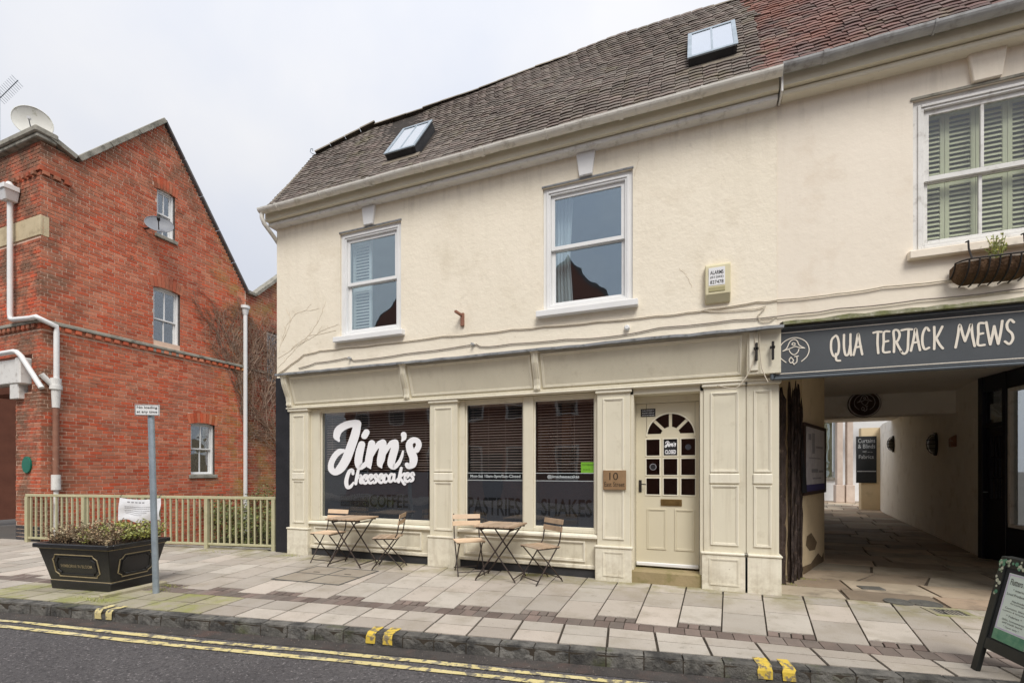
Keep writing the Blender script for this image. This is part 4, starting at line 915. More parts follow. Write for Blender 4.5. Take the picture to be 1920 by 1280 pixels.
for i, (p, r) in enumerate([
 ([(232, 388), (212, 345), (300, 240), (412, 222)], [12, 34, 36, 34]), ([(412, 226), (347, 450), (255, 645), (163, 668), (190, 540), (276, 484)], [36, 43, 42, 30, 28, 18]), ([(497, 308), (478, 342)], [31, 31]),
 ([(452, 425), (420, 580), (470, 628), (545, 500)], [34, 38, 24, 14]), ([(548, 415), (520, 570), (535, 652)], [34, 36, 8]), ([(530, 570), (620, 418), (655, 408), (637, 560), (642, 646)], [14, 26, 34, 38, 8]),
 ([(638, 570), (738, 412), (772, 408), (745, 550), (758, 640), (848, 490)], [14, 26, 34, 38, 26, 10]), ([(855, 330), (835, 395)], [28, 6]), ([(978, 478), (985, 390), (908, 425), (948, 550), (905, 632)], [28, 27, 33, 40, 24])]): ribbon(jq, p, r, fj, i*.0002, sub=4)
jq.build('sign_print', 'vwhite', cs)
for (c, r_) in (((colsx[0][0]+colsx[0][1])/2, 1), ):
    q = MB(); q.lathe([(.042, 0), (.042, .002)], (c, DY+.014, (rowsz[1][0]+rowsz[1][1])/2), 20, Vector((0, 1, 0))); q.build('round_sticker', 'greyink', door)
    q = MB(); q.lathe([(.034, 0), (.034, .001)], (c, DY+.0125, (rowsz[1][0]+rowsz[1][1])/2), 20, Vector((0, 1, 0))); q.build('round_sticker', 'ink', door)
q = MB(); q.lathe([(.036, 0), (.036, .002)], ((colsx[2][0]+colsx[2][1])/2, DY+.014, (rowsz[0][0]+rowsz[0][1])/2), 20, Vector((0, 1, 0))); q.build('round_sticker', 'film', door)
# house number plaque
b = px2(1131, 881, 1174, 918, PF-.02)
pq = MB().box(b[0], b[1], PF-.034, PF-.015, b[2], b[3]).build('number_plaque', 'plaque', None, bev=.004, origin=((b[0]+b[1])/2, PF-.02, b[2]))
tag(pq, 'carved wooden house number plaque reading 10 East Street on pilaster', 'plaque')
w_, h_ = b[1]-b[0], b[3]-b[2]; OP = Vector((-(w_)/2, -.0145, 0))
txt('plaque_lettering', '10', OP, U_, V_, (w_*.28, w_*.66, h_*.5, h_*.88), 'letterdk', pq, local=True)
txt('plaque_lettering', 'East Street', OP, U_, V_, (w_*.06, w_*.94, h_*.16, h_*.40), 'letterdk', pq, local=True)

# =================================================================== MEWS BUILDING (buff render, red tiles, passage below)
mews = thing('mews_building', 'buff rendered building with reddish tiled roof over an arched-through passage', 'building', (2.9, FD, 0))
mews['label'] = 'buff rendered building with reddish tiled roof above a covered passage'
W3 = (2.11, 3.27, 3.66, 5.21); XE = 7.0
wall(MB(), XR+.002, XE, 0, 5.55, FD+.006, [W3, (XR+.004, 3.55, -.1, 2.92)], .25, bottom=False).build('front_wall', 'render2', mews)
w = sash_window(mews, None, *W3, FD+.03, 2, .10, .05, 'whiteold', 'glassw3', mid=4.40, sill=(.05, .10, .10), sillmat='render2')
room(mews, 1.2, 4.0, 6.42, 8.4, 3.0, 5.5, 'interior_lt')
yy = FD+.185; edges = [W3[0]+.10, W3[0]+.33, W3[0]+.58, W3[0]+.83, W3[1]-.10]
for tier in ((3.73, 4.40), (4.40, 5.13)):
    for a, b in zip(edges, edges[1:]):
        q = MB(); ring(q, a+.002, b-.002, tier[0], tier[1]-.003, .036, yy, yy+.028); sh = q.build('shutter', 'shutterg', mews)
        me = MB().hexa([(a+.04, yy-.002, 0), (b-.04, yy-.002, 0), (b-.04, yy+.026, .034), (a+.04, yy+.026, .034), (a+.04, yy-.002, .007), (b-.04, yy-.002, .007), (b-.04, yy+.026, .041), (a+.04, yy+.026, .041)]).mesh('louvre', mews.location); me.materials.append(M['shutterg'])
        z = tier[0]+.045
        while z < tier[1]-.08: place('louvre', me, sh, Matrix.Translation((0, 0, z))); z += .048
q = MB(); cxm = 2.69; q.prism([(cxm-.11, W3[3]+.03), (cxm+.11, W3[3]+.03), (cxm+.15, 5.545), (cxm-.15, 5.545)], lambda a, b, d: (a, d, b), FD-.04, FD+.02); q.build('keystone', 'render2', mews, bev=.008)
MB().box(W3[0]-.02, W3[1]+.02, FD-.01, FD+.03, W3[3]+.002, W3[3]+.026).build('head_drip', 'coping', mews)
eaves(mews, XR+.03, XE, 'gutterg', 'gutterg', .02, paint='gutterg')
q = MB(); q.box(XR+.01, XR+.028, 5.80, FD, 5.50, 5.78); q.build('fascia_end', 'whiteold', mews)
r2 = MB(); r2.poly([slope_pt(XR+.002, .02, -.02), slope_pt(XE, .02, -.02), slope_pt(XE, 4.4, -.02), slope_pt(XR+.002, 4.4, -.02)]); t_ = slope_pt(0, 4.4)
r2.poly([slope_pt(XR+.002, 4.4, -.02), slope_pt(XE, 4.4, -.02), (XE, 10.9, 5.7), (XR+.002, 10.9, 5.7)]); r2.poly([slope_pt(XR+.002, .02, -.02), slope_pt(XR+.002, 4.4, -.02), (XR+.002, 10.9, 5.7)]); r2.poly([slope_pt(XE, .02, -.02), slope_pt(XE, 4.4, -.02), (XE, 10.9, 5.7)])
r2 = r2.build('roof', 'roofbed', mews)
tiled(mews, r2, 'tiler', lambda s: (XR-.06 - (.12 if int(s*10) % 3 else 0), XE-.08, lambda x: 4.4), 50, lambda x, s: -.012*math.sin(x*1.5+s)+.008*math.sin(x*3.7))
q = MB(); n = 22; xs_ = [.90+(3.62-.90)*k/n for k in range(n+1)]; jz = [random.uniform(-.012, .012) for _ in xs_]
for k in range(n):
    a, b, u, v = xs_[k], xs_[k+1], jz[k], jz[k+1]
    q.poly([(a, 5.82, 2.975), (b, 5.82, 2.975), (b, 5.83, 3.015+v), (a, 5.83, 3.015+u)]); q.poly([(a, 5.83, 3.015+u), (b, 5.83, 3.015+v), (b, FD+.02, 3.06+v), (a, FD+.02, 3.06+u)]); q.poly([(a, 5.82, 2.975), (a, FD, 2.975), (b, FD, 2.975), (b, 5.82, 2.975)])
q.build('mossy_ledge', 'mosslead', mews)
# passage: leaning left wall, whitewashed right wall, ceiling, beam, end wall
def wall_run(pts, z0, z1, th, m, name):
    q = MB()
    for (a, b), (c, d) in zip(pts, pts[1:]):
        dv = Vector((c-a, d-b)).normalized(); nn = Vector((-dv.y, dv.x))*th
        q.hexa([(a, b, z0), (c, d, z0), (c+nn.x, d+nn.y, z0), (a+nn.x, b+nn.y, z0), (a, b, z1), (c, d, z1), (c+nn.x, d+nn.y, z1), (a+nn.x, b+nn.y, z1)])
    return q.build(name, m, mews, fix=True)
wall_run([(.90, 6.28), (.96, 7.16)], -.02, 2.9, .3, 'passcol', 'passage_wall')
wall_run([(.962, 7.16), (1.325, 7.20)], -.02, 2.9, .3, 'passcol', 'passage_wall')
lw1 = wall_run([(1.33, 7.19), (1.87, 8.5)], -.02, 2.9, .3, 'passcol', 'passage_wall')
wall_run([(1.84, 8.52), (4.0, 20.0)], -.02, 2.9, .3, 'passcol', 'passage_wall')
ld = Vector((.54, 1.31, 0)).normalized(); ln = Vector((ld.y, -ld.x, 0))        # along / out of the left wall
LO = Vector((1.33, 7.19, 0))
def onleft(px, py, off=0.):
    a, b = ray(px); P = LO+ln*off; den = a*ld.y-b*ld.x; t = (P.x*ld.y-P.y*ld.x)/den
    return Vector((a*t, b*t, CAMH+(HOR-py)*t))
# patches where the plaster has fallen
for pts in ([(1513, 1005), (1521, 998), (1532, 1016), (1528, 1030), (1518, 1032), (1511, 1022)], [(1505, 1062), (1520, 1056), (1534, 1036), (1541, 1044), (1544, 1034), (1545, 1054), (1530, 1070), (1506, 1076)]):
    q = MB(); q.poly([onleft(x, y, .003) for x, y in pts]); q.build('plaster_loss', 'bareplaster', lw1)
rw_pts = [(4.27, 9.67), (5.76, 18.76), (6.1, 20.2)]
wall_run(rw_pts, -.02, 2.9, -.3, 'passwall', 'passage_wall')
# courses of whitewashed blocks stand out from the right wall
rd = (Vector((5.76, 18.76, 0))-Vector((4.27, 9.67, 0))); RLn = rd.length; rd.normalize(); rn = Vector((-rd.y, rd.x, 0))
for r_ in range(9):
    q = MB(); z = .02+r_*.32; u = -.0+(.0 if r_ % 2 else -.3)
    while u < RLn:
        a, b = max(u+.006, .0), min(u+.6, RLn-.01); A, B = Vector((4.27, 9.67, 0))+rd*a, Vector((4.27, 9.67, 0))+rd*b; dn = rn*random.uniform(.006, .010)
        if b > a+.05:
            MB().hexa([A+Vector((0, 0, z)), B+Vector((0, 0, z)), B+dn+Vector((0, 0, z)), A+dn+Vector((0, 0, z)), A+Vector((0, 0, z+.313)), B+Vector((0, 0, z+.313)), B+dn+Vector((0, 0, z+.313)), A+dn+Vector((0, 0, z+.313))][::1]).build('wall_block', 'passwall', mews, fix=True)
        u += .606
q = MB(); ys_ = [6.2, 8.5, 9.67, 14, 17.2]  # ceiling cut short of the end wall to let extra daylight in
for a, b in zip(ys_, ys_[1:]):
    q.hexa([(lerp_tab(LW, a)-.2, a, 2.86), (lerp_tab(RW, a)+.25, a, 2.86), (lerp_tab(RW, b)+.25, b, 2.86), (lerp_tab(LW, b)-.2, b, 2.86), (lerp_tab(LW, a)-.2, a, 2.98), (lerp_tab(RW, a)+.25, a, 2.98), (lerp_tab(RW, b)+.25, b, 2.98), (lerp_tab(LW, b)-.2, b, 2.98)])
q.build('passage_ceiling', 'ceil', mews, fix=True)
MB().box(2.2, 4.62, 11.0, 11.4, 2.44, 2.858).build('ceiling_beam', 'passwall', mews, bev=.01)
MB().box(5.47, 6.4, 19.84, 20.1, -.02, 2.86).build('passage_end_wall', 'passcol', mews)
# storey above the passage, behind the front: rear wall and end
MB().box(XR+.01, XE, 10.6, 10.85, 2.98, 5.6).build('rear_wall', 'render2', mews)
MB().box(XE-.25, XE, FD+.26, 10.6, 0, 5.6).build('end_wall', 'render2', mews)
# navy shopfront along the right of the passage
S0, S1 = Vector((4.27, 9.67, 0)), Vector((4.62, 6.05, 0)); sx_ = (S1-S0).normalized()
XS_ = Matrix(((sx_.x, -sx_.y, 0, S0.x), (sx_.y, sx_.x, 0, S0.y), (0, 0, 1, 0), (0, 0, 0, 1))); SL = (S1-S0).length
q = MB(XS_); q.box(-.02, .08, -.05, .10, 0, 2.855); q.box(.50, .58, -.05, .10, 0, 2.855); q.box(.08, .50, -.04, .10, 2.05, 2.12); q.box(.08, .50, -.04, .10, 2.62, 2.855); q.box(.58, SL, -.04, .10, 2.60, 2.855); q.box(.58, SL, -.04, .10, 0, .55); q.box(1.95, 2.03, -.05, .1, .55, 2.6); q.box(SL-.1, SL, -.05, .10, .55, 2.6)
ns = q.build('side_shopfront', 'navy', mews, bev=.006)
MB(XS_).box(.08, .50, .01, .016, 2.12, 2.62).build('pane', 'glassold', ns)
MB(XS_).box(.12, .46, .03, .036, 2.18, 2.42).build('house_sign', 'paper', ns)
dq = MB(XS_); dq.box(.085, .17, 0, .05, .02, 2.04); dq.box(.42, .495, 0, .05, .02, 2.04); dq.box(.17, .42, 0, .05, 1.92, 2.04); dq.box(.17, .42, 0, .05, .02, .95)
for k in (1, 2): dq.box(.17+.25*k/3-.012, .17+.25*k/3+.012, .005, .045, .95, 1.92)
dq.box(.17, .42, .006, .044, 1.26, 1.285); dq.box(.17, .42, .006, .044, 1.58, 1.605)
nd = dq.build('side_door', 'navy', ns)
MB(XS_).box(.17, .42, .022, .027, .95, 1.92).build('pane', 'glassold', nd)
MB(XS_).box(.19, .41, .12, .13, .9, 1.95).build('net_curtain', 'paper', nd)
q = MB(XS_); q.tube([(.12, -.0, 1.05), (.12, -.05, 1.05), (.19, -.055, 1.05)], .01, 8); q.build('door_handle', 'galv', nd)
q = MB(XS_); ring(q, .585, 1.945, .555, 2.595, .05, -.03, .06); q.build('display_frame', 'whiteold', ns, bev=.005)
MB(XS_).box(.63, 1.90, .01, .016, .60, 2.55).build('pane', 'glassold', ns)
MB(XS_).box(2.04, SL-.11, .01, .016, .56, 2.59).build('pane', 'glassold', ns)
MB(XS_).box(-.02, SL+.02, .9, 1.0, 0, 2.86).build('display_back', 'interior_lt', ns)

# =================================================================== THINGS ON AND IN THE PASSAGE
SY = 5.90
sg = thing('mews_sign', 'slate grey fascia sign reading Qua terjack Mews over the passage', 'sign', (2.1, SY, 2.4))
x0, x1 = .795, 3.56
MB().box(x0, x1, SY, 6.02, 2.405, 2.965).build('board', 'signgrey', sg)
q = MB(); ring(q, x0-.012, x1, 2.385, 2.972, .034, SY-.03, SY-.0005); q.build('outer_frame', 'signgrey2', sg, bev=.012)
q = MB(); ring(q, x0+.022, x1-.04, 2.422, 2.936, .014, SY-.018, SY-.0004); q.build('inner_frame', 'signgrey', sg, bev=.006)
q = MB(); ring(q, x0+.044, x1-.07, 2.452, 2.905, .008, SY-.003, SY+.002); q.build('cream_line', 'cream', sg)
e7 = lambda x: onY(1420+x/2.246, 0, SY).x
zt, zb_ = onY(1566, 629, SY).z, onY(1566, 668, SY).z
GL = {
 'Q': ([[(.55, 1), (.15, .8), (.1, .35), (.35, .02), (.75, .12), (.85, .55), (.7, .92), (.5, .98)], [(.55, .12), (.6, -.18), (.95, -.22)]]),
 'U': ([[(.1, 1), (.1, .4), (.3, .03), (.65, .08), (.85, .5)], [(.88, 1), (.86, .5), (.95, .0)]]),
 'A': ([[(.0, .0), (.3, .55), (.5, 1.0), (.72, .5), (.95, .0)], [(.2, .35), (.8, .38)]]),
 'T': ([[(-.05, .97), (.5, 1.0), (1.05, .98)], [(.55, .98), (.5, .5), (.6, .0)]]),
 'E': ([[(.9, .97), (.2, .95), (.15, .5), (.1, .05), (.95, .02)], [(.15, .5), (.75, .53)]]),
 'R': ([[(.15, .0), (.18, .5), (.12, .97), (.6, .98), (.8, .75), (.55, .5), (.2, .48)], [(.4, .48), (.65, .25), (1.0, .0)]]),
 'J': ([[(.1, .97), (.6, 1.0), (1.05, .97)], [(.75, .98), (.7, .5), (.65, .05), (.35, -.12), (.05, .0)]]),
 'C': ([[(.95, .85), (.6, 1.0), (.2, .75), (.12, .35), (.4, .03), (.95, .08)]]),
 'K': ([[(.12, 1.0), (.15, .5), (.12, .0)], [(.95, .98), (.5, .6), (.2, .42)], [(.3, .5), (.65, .2), (1.0, .0)]]),
 'M': ([[(.0, .0), (.12, .5), (.22, 1.0), (.38, .55), (.5, .25)], [(.5, .25), (.68, .65), (.82, .98), (.88, .5), (1.0, .0)]]),
 'W': ([[(.0, 1.0), (.12, .5), (.25, .02)], [(.25, .02), (.4, .45), (.5, .8)], [(.5, .8), (.62, .4), (.75, .02)], [(.75, .02), (.9, .5), (1.0, 1.0)]]),
 'S': ([[(.95, .9), (.6, 1.02), (.25, .85), (.35, .6), (.75, .42), (.85, .18), (.5, -.02), (.05, .1)]])}
for ch, a, b in (('Q', 306, 350), ('U', 361, 396), ('A', 405, 443), ('T', 490, 521), ('E', 527, 558), ('R', 569, 606), ('J', 602, 648), ('A', 646, 686), ('C', 690, 724), ('K', 739, 780), ('M', 834, 914), ('E', 925, 957), ('W', 963, 1030), ('S', 1040, 1081)):
    q = MB(); xa, xb = e7(a), e7(b)
    for i, stv in enumerate(GL[ch]):
        ribbon(q, [(xa+(xb-xa)*u, zb_+(zt-zb_)*v) for u, v in stv], .0105, lambda x, z, l: Vector((x, SY-.004-l, z)), i*.0004, sub=5)
    q.build('painted_letter', 'cream', sg)
def emblem(parent, fn, m, r, name='emblem'):
    q = MB(); st_ = [[(-.5+.0, -.80), (-.88, -.4), (-.98, .1), (-.72, .65), (-.2, .95), (.3, .93), (.78, .6), (.98, .05), (.85, -.45), (.5, -.8)],
        [(-.7, .05), (-.45, .25), (-.25, .7), (.0, .85), (.22, .72), (.35, .4), (.7, .15)], [(-.7, .05), (-.2, .22), (.1, .32), (.4, .2), (.7, .15)],
        [(-.3, .1), (-.2, -.12), (.02, -.28), (.25, -.12), (.33, .1)], [(-.12, .48), (.05, .42), (.08, .55), (-.06, .6), (-.12, .48)],
        [(-.18, -.45), (-.3, -.65), (-.18, -.88), (-.02, -.7), (-.18, -.45)], [(-.1, -.8), (.02, -1.0)], [(.05, -.42), (.3, -.4)], [(.2, -.42), (.2, -.8), (.05, -.95)]]
    for i, s_ in enumerate(st_): ribbon(q, s_, .032, lambda x, y, l: fn(x*r, y*r, l), i*.0004, sub=5)
    return q.build(name, m, parent)
ec = onY(1420+153/2.246, 560+220/2.246, SY)
emblem(sg, lambda x, y, l: Vector((ec.x+x, SY-.004-l, ec.z+y)), 'cream', .148)
# roundel on the beam
rc = onY(1620, 757, 10.98)
rs = thing('roundel_sign', 'dark oval sign with hat emblem fixed to beam inside passage', 'sign', (rc.x, 10.98, rc.z))
q = MB(); q.prism([(rc.x+.27*math.cos(t*math.pi/16), rc.z+.26*math.sin(t*math.pi/16)) for t in range(32)], lambda a, b, d: (a, d, b), 10.95, 10.998); q.build('disc', 'brownwood', rs, fix=True)
q = MB(); ribbon(q, [(.25*math.cos(t*math.pi/16), .24*math.sin(t*math.pi/16)) for t in range(33)], .012, lambda x, y, l: Vector((rc.x+x, 10.947-l, rc.z+y)), 0, sub=2); q.build('rim', 'map', rs)
emblem(rs, lambda x, y, l: Vector((rc.x+x, 10.945-l*2, rc.z+.02+y)), 'map', .17)
# wall lanterns
for k, (P, lb) in enumerate(((Vector((4.70, 12.29, 1.93)), 'black bulkhead lamp on whitewashed passage wall, next to the navy door'), (Vector((5.44, 16.81, 2.15)), 'black bulkhead lamp on whitewashed passage wall, next to the chalkboard'))):
    L = thing('wall_lamp', lb, 'lamp', P, 0, 'bulkhead lamps in the passage')
    c = P+rn*.02; up = Vector((0, 0, 1))
    q = MB(); q.prism([(.16*math.cos(t*math.pi/12)*.75, .24*math.sin(t*math.pi/12)) for t in range(24)], lambda a, b, d: P+rd*a+up*b+rn*d, .008, .05); q.build('back_plate', 'iron', L, fix=True)
    q = MB()
    for t in range(10):
        for s_ in range(5):
            def pt_(i, j): th, ph = math.pi*i/10, math.pi*j/5-math.pi/2; return P+rn*(.05+.10*math.sin(th)*math.cos(ph))+rd*(.085*math.sin(th)*math.sin(ph))+up*(.18*math.cos(th))
            q.poly([pt_(t, s_), pt_(t, s_+1), pt_(t+1, s_+1), pt_(t+1, s_)])
    q.build('glass_bowl', 'lampglass', L, smooth=True)
    q = MB()
    for z in (-.09, 0., .09): q.tube([P+rn*(.05+.115*math.sin(math.pi*j/8))+rd*(.1*math.cos(math.pi*j/8))+up*z for j in range(9)], .008, 5)
    q.tube([P+rn*(.05+.115*math.sin(math.pi*j/8))+up*(.2*math.cos(math.pi*j/8)) for j in range(9)], .01, 5); q.build('cage', 'iron', L)
vp = Vector((4.48, 10.94, 1.82)); q = MB(); q.hexa([vp+rn*.005, vp+rd*.16+rn*.005, vp+rd*.16+rn*.09, vp+rn*.09, vp+Vector((0, 0, .22))+rn*.005, vp+rd*.16+Vector((0, 0, .22))+rn*.005, vp+rd*.16+Vector((0, 0, .16))+rn*.09, vp+Vector((0, 0, .16))+rn*.09]); tag(q.build('vent_cowl', 'rustpipe', None, origin=vp, bev=.01, fix=True), 'small brown vent cowl on whitewashed passage wall', 'vent')
# chalkboard on the end wall
b = px2(1605, 818, 1643, 905, 19.83); cb = thing('chalkboard', 'black chalkboard lettered Curtains & Blinds on passage end wall', 'chalkboard', ((b[0]+b[1])/2, 19.8, b[2]))
MB().box(b[0], b[1], 19.79, 19.835, b[2], b[3]).build('board', 'slatebrd', cb); h_ = b[3]-b[2]
for s_, u, v0, v1 in (('Curtains', (.08, .92), .86, .95), ('& Blinds', (.08, .92), .74, .83), ('<--', (.3, .8), .65, .69), ('Fabrics', (.12, .85), .52, .60)):
    txt('chalk_writing', s_, Vector((0, 19.785, 0)), U_, V_, (b[0]+(b[1]-b[0])*u[0], b[0]+(b[1]-b[0])*u[1], b[2]+h_*v0, b[2]+h_*v1), 'chalk', cb)
MB().box(b[0]+.02, b[1]-.02, 19.775, 19.788, b[2]+h_*.24, b[2]+h_*.26).build('chalk_rule', 'chalk', cb)
# notice board on the left wall
nbt = thing('notice_board', 'dark framed glazed notice board with town map on passage wall', 'notice board', tuple(onleft(1515, 920)))
def leftbox(mb, p0, p1, z0, z1, o0, o1):
    A, B = onleft(p0, 880), onleft(p1, 880); A.z = B.z = 0
    mb.hexa([A+ln*o0+Vector((0, 0, z0)), A+ln*o1+Vector((0, 0, z0)), B+ln*o1+Vector((0, 0, z0)), B+ln*o0+Vector((0, 0, z0)), A+ln*o0+Vector((0, 0, z1)), A+ln*o1+Vector((0, 0, z1)), B+ln*o1+Vector((0, 0, z1)), B+ln*o0+Vector((0, 0, z1))]); return mb
leftbox(MB(), 1500, 1542, 1.06, 2.02, .002, .05).build('case', 'brownwood', nbt, fix=True)
leftbox(MB(), 1503, 1537.5, 1.11, 1.97, .051, .055).build('map_sheet', 'map', nbt, fix=True)
leftbox(MB(), 1503, 1537.5, 1.11, 1.20, .056, .058).build('blue_band', 'mapblue', nbt, fix=True)
for (p0, p1, z0, z1) in ((1507, 1512, 1.80, 1.88), (1514, 1519, 1.62, 1.9), (1521, 1534, 1.70, 1.73), (1508, 1530, 1.55, 1.565), (1513, 1525, 1.36, 1.41), (1527, 1535, 1.36, 1.39), (1515, 1531, 1.27, 1.29)):
    leftbox(MB(), p0, p1, z0, z1, .056, .058).build('map_mark', 'greyink', nbt, fix=True)
# rotten gate timbers standing against the left wall
gt = thing('rotten_gate_timber', 'rotting dark upright timbers of an old gate beside the passage entrance', 'timber', (1.2, 6.9, 0))
for (px, py, w, top, d) in ((1466, 1094, .085, 2.36, .05), (1480, 1090, .034, 2.50, .05), (1486, 1092, .030, 2.38, .04), (1491, 1087, .036, 2.52, .06), (1497, 1085, .032, 2.47, .05), (1502, 1082, .028, 2.30, .06)):
    c = gr(px, py); mb = MB(); n = 22; pr = None; rr = random.Random(px)
    for k in range(n+1):
        z = top*k/n; ww = w/2*(1+rr.uniform(-.22, .12)); ox = rr.uniform(-.003, .003)+(k/n-.5)*rr.choice((-.004, .004))
        if k == n: ww *= .3
        ring_i = [mb.p((c.x+ox+ww*a, c.y+(d/2)*b+rr.uniform(-.008, .008), z+(rr.uniform(-.1, .06) if k == n else 0))) for a, b in ((-1, -1), (-.2, -1.25), (.35, -.8), (1, -1), (1, 1), (-1, 1))]
        if pr:
            for j in range(6): mb.f.append([pr[j], pr[(j+1) % 6], ring_i[(j+1) % 6], ring_i[j]])
        else: mb.f.append(ring_i[::-1])
        pr = ring_i
    mb.f.append(pr); mb.build('timber', 'rot', gt)
q = MB(); A_ = gr(1503, 1082); q.hexa([(A_.x, A_.y-.05, 1.10), (A_.x+.07, A_.y+.05, 1.10), (A_.x+.075, A_.y+.06, 1.10), (A_.x-.005, A_.y-.04, 1.10), (A_.x-.03, A_.y-.05, 2.0), (A_.x+.01, A_.y+.02, 2.0), (A_.x+.015, A_.y+.03, 2.0), (A_.x-.025, A_.y-.04, 2.0)]); sgn = q.build('price_strip', 'ink', gt, fix=True)
# alarm box
b = px2(1322, 497, 1370, 563, FD-.06)
al = thing('alarm_box', 'yellowed plastic burglar alarm box with phone number on cream wall', 'alarm box', ((b[0]+b[1])/2, FD, b[2]))
q = MB(); q.prism([(FD+.004, b[2]), (FD-.03, b[2]), (FD-.085, b[2]+.09), (FD-.075, b[3]-.03), (FD-.06, b[3]), (FD+.004, b[3])], lambda a, z, d: (d, a, z), b[0], b[1]); q.build('case', 'alarm', al, bev=.01, fix=True)
bw, bh = b[1]-b[0], b[3]-b[2]
MB().box(b[0]+bw*.14, b[0]+bw*.78, FD-.0855, FD-.078, b[2]+bh*.42, b[2]+bh*.88).build('number_label', 'paper', al)
for s_, v0, v1 in (('ALARMS', .70, .80), ('(01202)', .59, .66), ('827478', .46, .55)): txt('label_print', s_, Vector((0, FD-.0858, 0)), U_, V_, (b[0]+bw*.2, b[0]+bw*.72, b[2]+bh*v0, b[2]+bh*v1), 'ink', al, bold=.01)
MB().box(b[0]+bw*.14, b[0]+bw*.78, FD-.09, FD-.08, b[2]+bh*.26, b[2]+bh*.38).build('strobe_lens', mk('tan_lens', (.42, .38, .2), (.36, .32, .17), 4, .4, 0), al, bev=.003)
# wall cables and fixings
def cable(px, r, m, label, off=.014):
    P = [onY(x, y, FD-off) for x, y in px]; Q = []
    for a, b in zip(P, P[1:]):
        for k in range(5): Q.append(a+(b-a)*k/5+Vector((0, 0, -.010*math.sin(math.pi*k/5)+random.uniform(-.002, .002))))
    Q.append(P[-1]); q = MB(); q.tube(Q, r, 5); tag(q.build('wall_cable', m, None, origin=P[0], smooth=True), label, 'cable')
cable([(522, 700), (545, 683), (570, 664), (600, 657), (650, 651), (720, 644), (830, 630), (885, 626), (960, 617), (1020, 612), (1120, 603), (1230, 592), (1290, 585), (1330, 579), (1420, 565), (1458, 562), (1570, 550), (1657, 537), (1800, 522)], .008, 'cablew', 'twin cable sagging across both rendered walls below the windows')
cable([(560, 690), (592, 680), (649, 671), (656, 669), (664, 676), (760, 663), (885, 646), (893, 645), (905, 650), (960, 644), (1060, 636), (1145, 631), (1238, 614), (1375, 600), (1480, 590), (1570, 579), (1725, 562), (1925, 540)], .007, 'cable', 'lower grey cable clipped along the wall just above the lead capping')
cable([(1318, 583), (1400, 580), (1436, 574), (1428, 583), (1421, 590), (1424, 600), (1440, 602), (1452, 596)], .006, 'cablew', 'loose loop of cable below the alarm box')
cable([(1415, 620), (1417, 660), (1408, 690), (1395, 712), (1380, 728), (1345, 722)], .006, 'cablew', 'pale cable hanging down over the end of the shop fascia', .20)
cable([(1425, 612), (1424, 650), (1428, 690), (1440, 716)], .006, 'cablew', 'pale cable hanging between the shop fascia and passage sign', .20)
for (x, y, lb_) in ((658, 672, 'small dark cable insulator knob below the louvred upstairs window'), (888, 646, 'small dark cable insulator knob below the rusty sign bracket')):
    P = onY(x, y, FD); q = MB(); q.lathe([(.022, 0), (.022, .02), (.012, .05), (.018, .06)], P, 10, Vector((0, -1, 0))); tag(q.build('cable_insulator', 'gutterg', None, origin=P), lb_, 'insulator', 'cable insulators on the cream wall')
P = onY(1176, 615, FD); q = MB(); q.lathe([(.035, 0), (.035, .03), (.022, .05)], P, 12, Vector((0, -1, 0))); tag(q.build('security_sensor', 'white', None, origin=P, smooth=True), 'small round white sensor on cream wall above shop fascia', 'sensor')
P = onY(867, 605, FD); q = MB(); q.bar(P+Vector((0, .0, .1)), P+Vector((-.03, -.16, .12)), .035, .03); q.bar(P+Vector((.01, -.02, -.05)), P+Vector((.01, -.02, .13)), .05, .03); tag(q.build('sign_bracket', 'rustpipe', None, origin=P), 'stub of a rusty sign bracket between the two cream-wall windows', 'bracket')
for pts in ([(520, 690), (560, 650), (600, 622), (640, 605)], [(523, 660), (535, 610), (560, 585), (606, 577)], [(545, 655), (580, 630), (640, 618)], [(530, 640), (545, 600), (532, 575)], [(522, 672), (570, 640), (600, 600), (612, 560)], [(1190, 330), (1196, 300), (1200, 282)], [(1300, 540), (1285, 515), (1270, 500)]):
    P = [onY(x+random.uniform(-2, 2), y, FD-.001) for x, y in pts]; q = MB(); Q = []
    for a, c in zip(P, P[1:]):
        for k in range(6): Q.append(a+(c-a)*k/6+Vector((random.uniform(-.012, .012), 0, random.uniform(-.012, .012))))
    q.tube(Q, .003 if pts[0][0] < 1000 else .0022, 4)
    for k in range(2, len(Q)-2, 3) if pts[0][0] < 1000 else ():
        e = Q[k]+Vector((random.uniform(-.12, .12), 0, random.uniform(.03, .14))); q.tube([Q[k], (Q[k]+e)/2+Vector((.01, 0, .02)), e], .002, 3)
    if pts[0][0] < 1000: q.build('creeper_trace', 'twigpale', shop)
    else: q.build('render_crack', 'twigpale', shop)
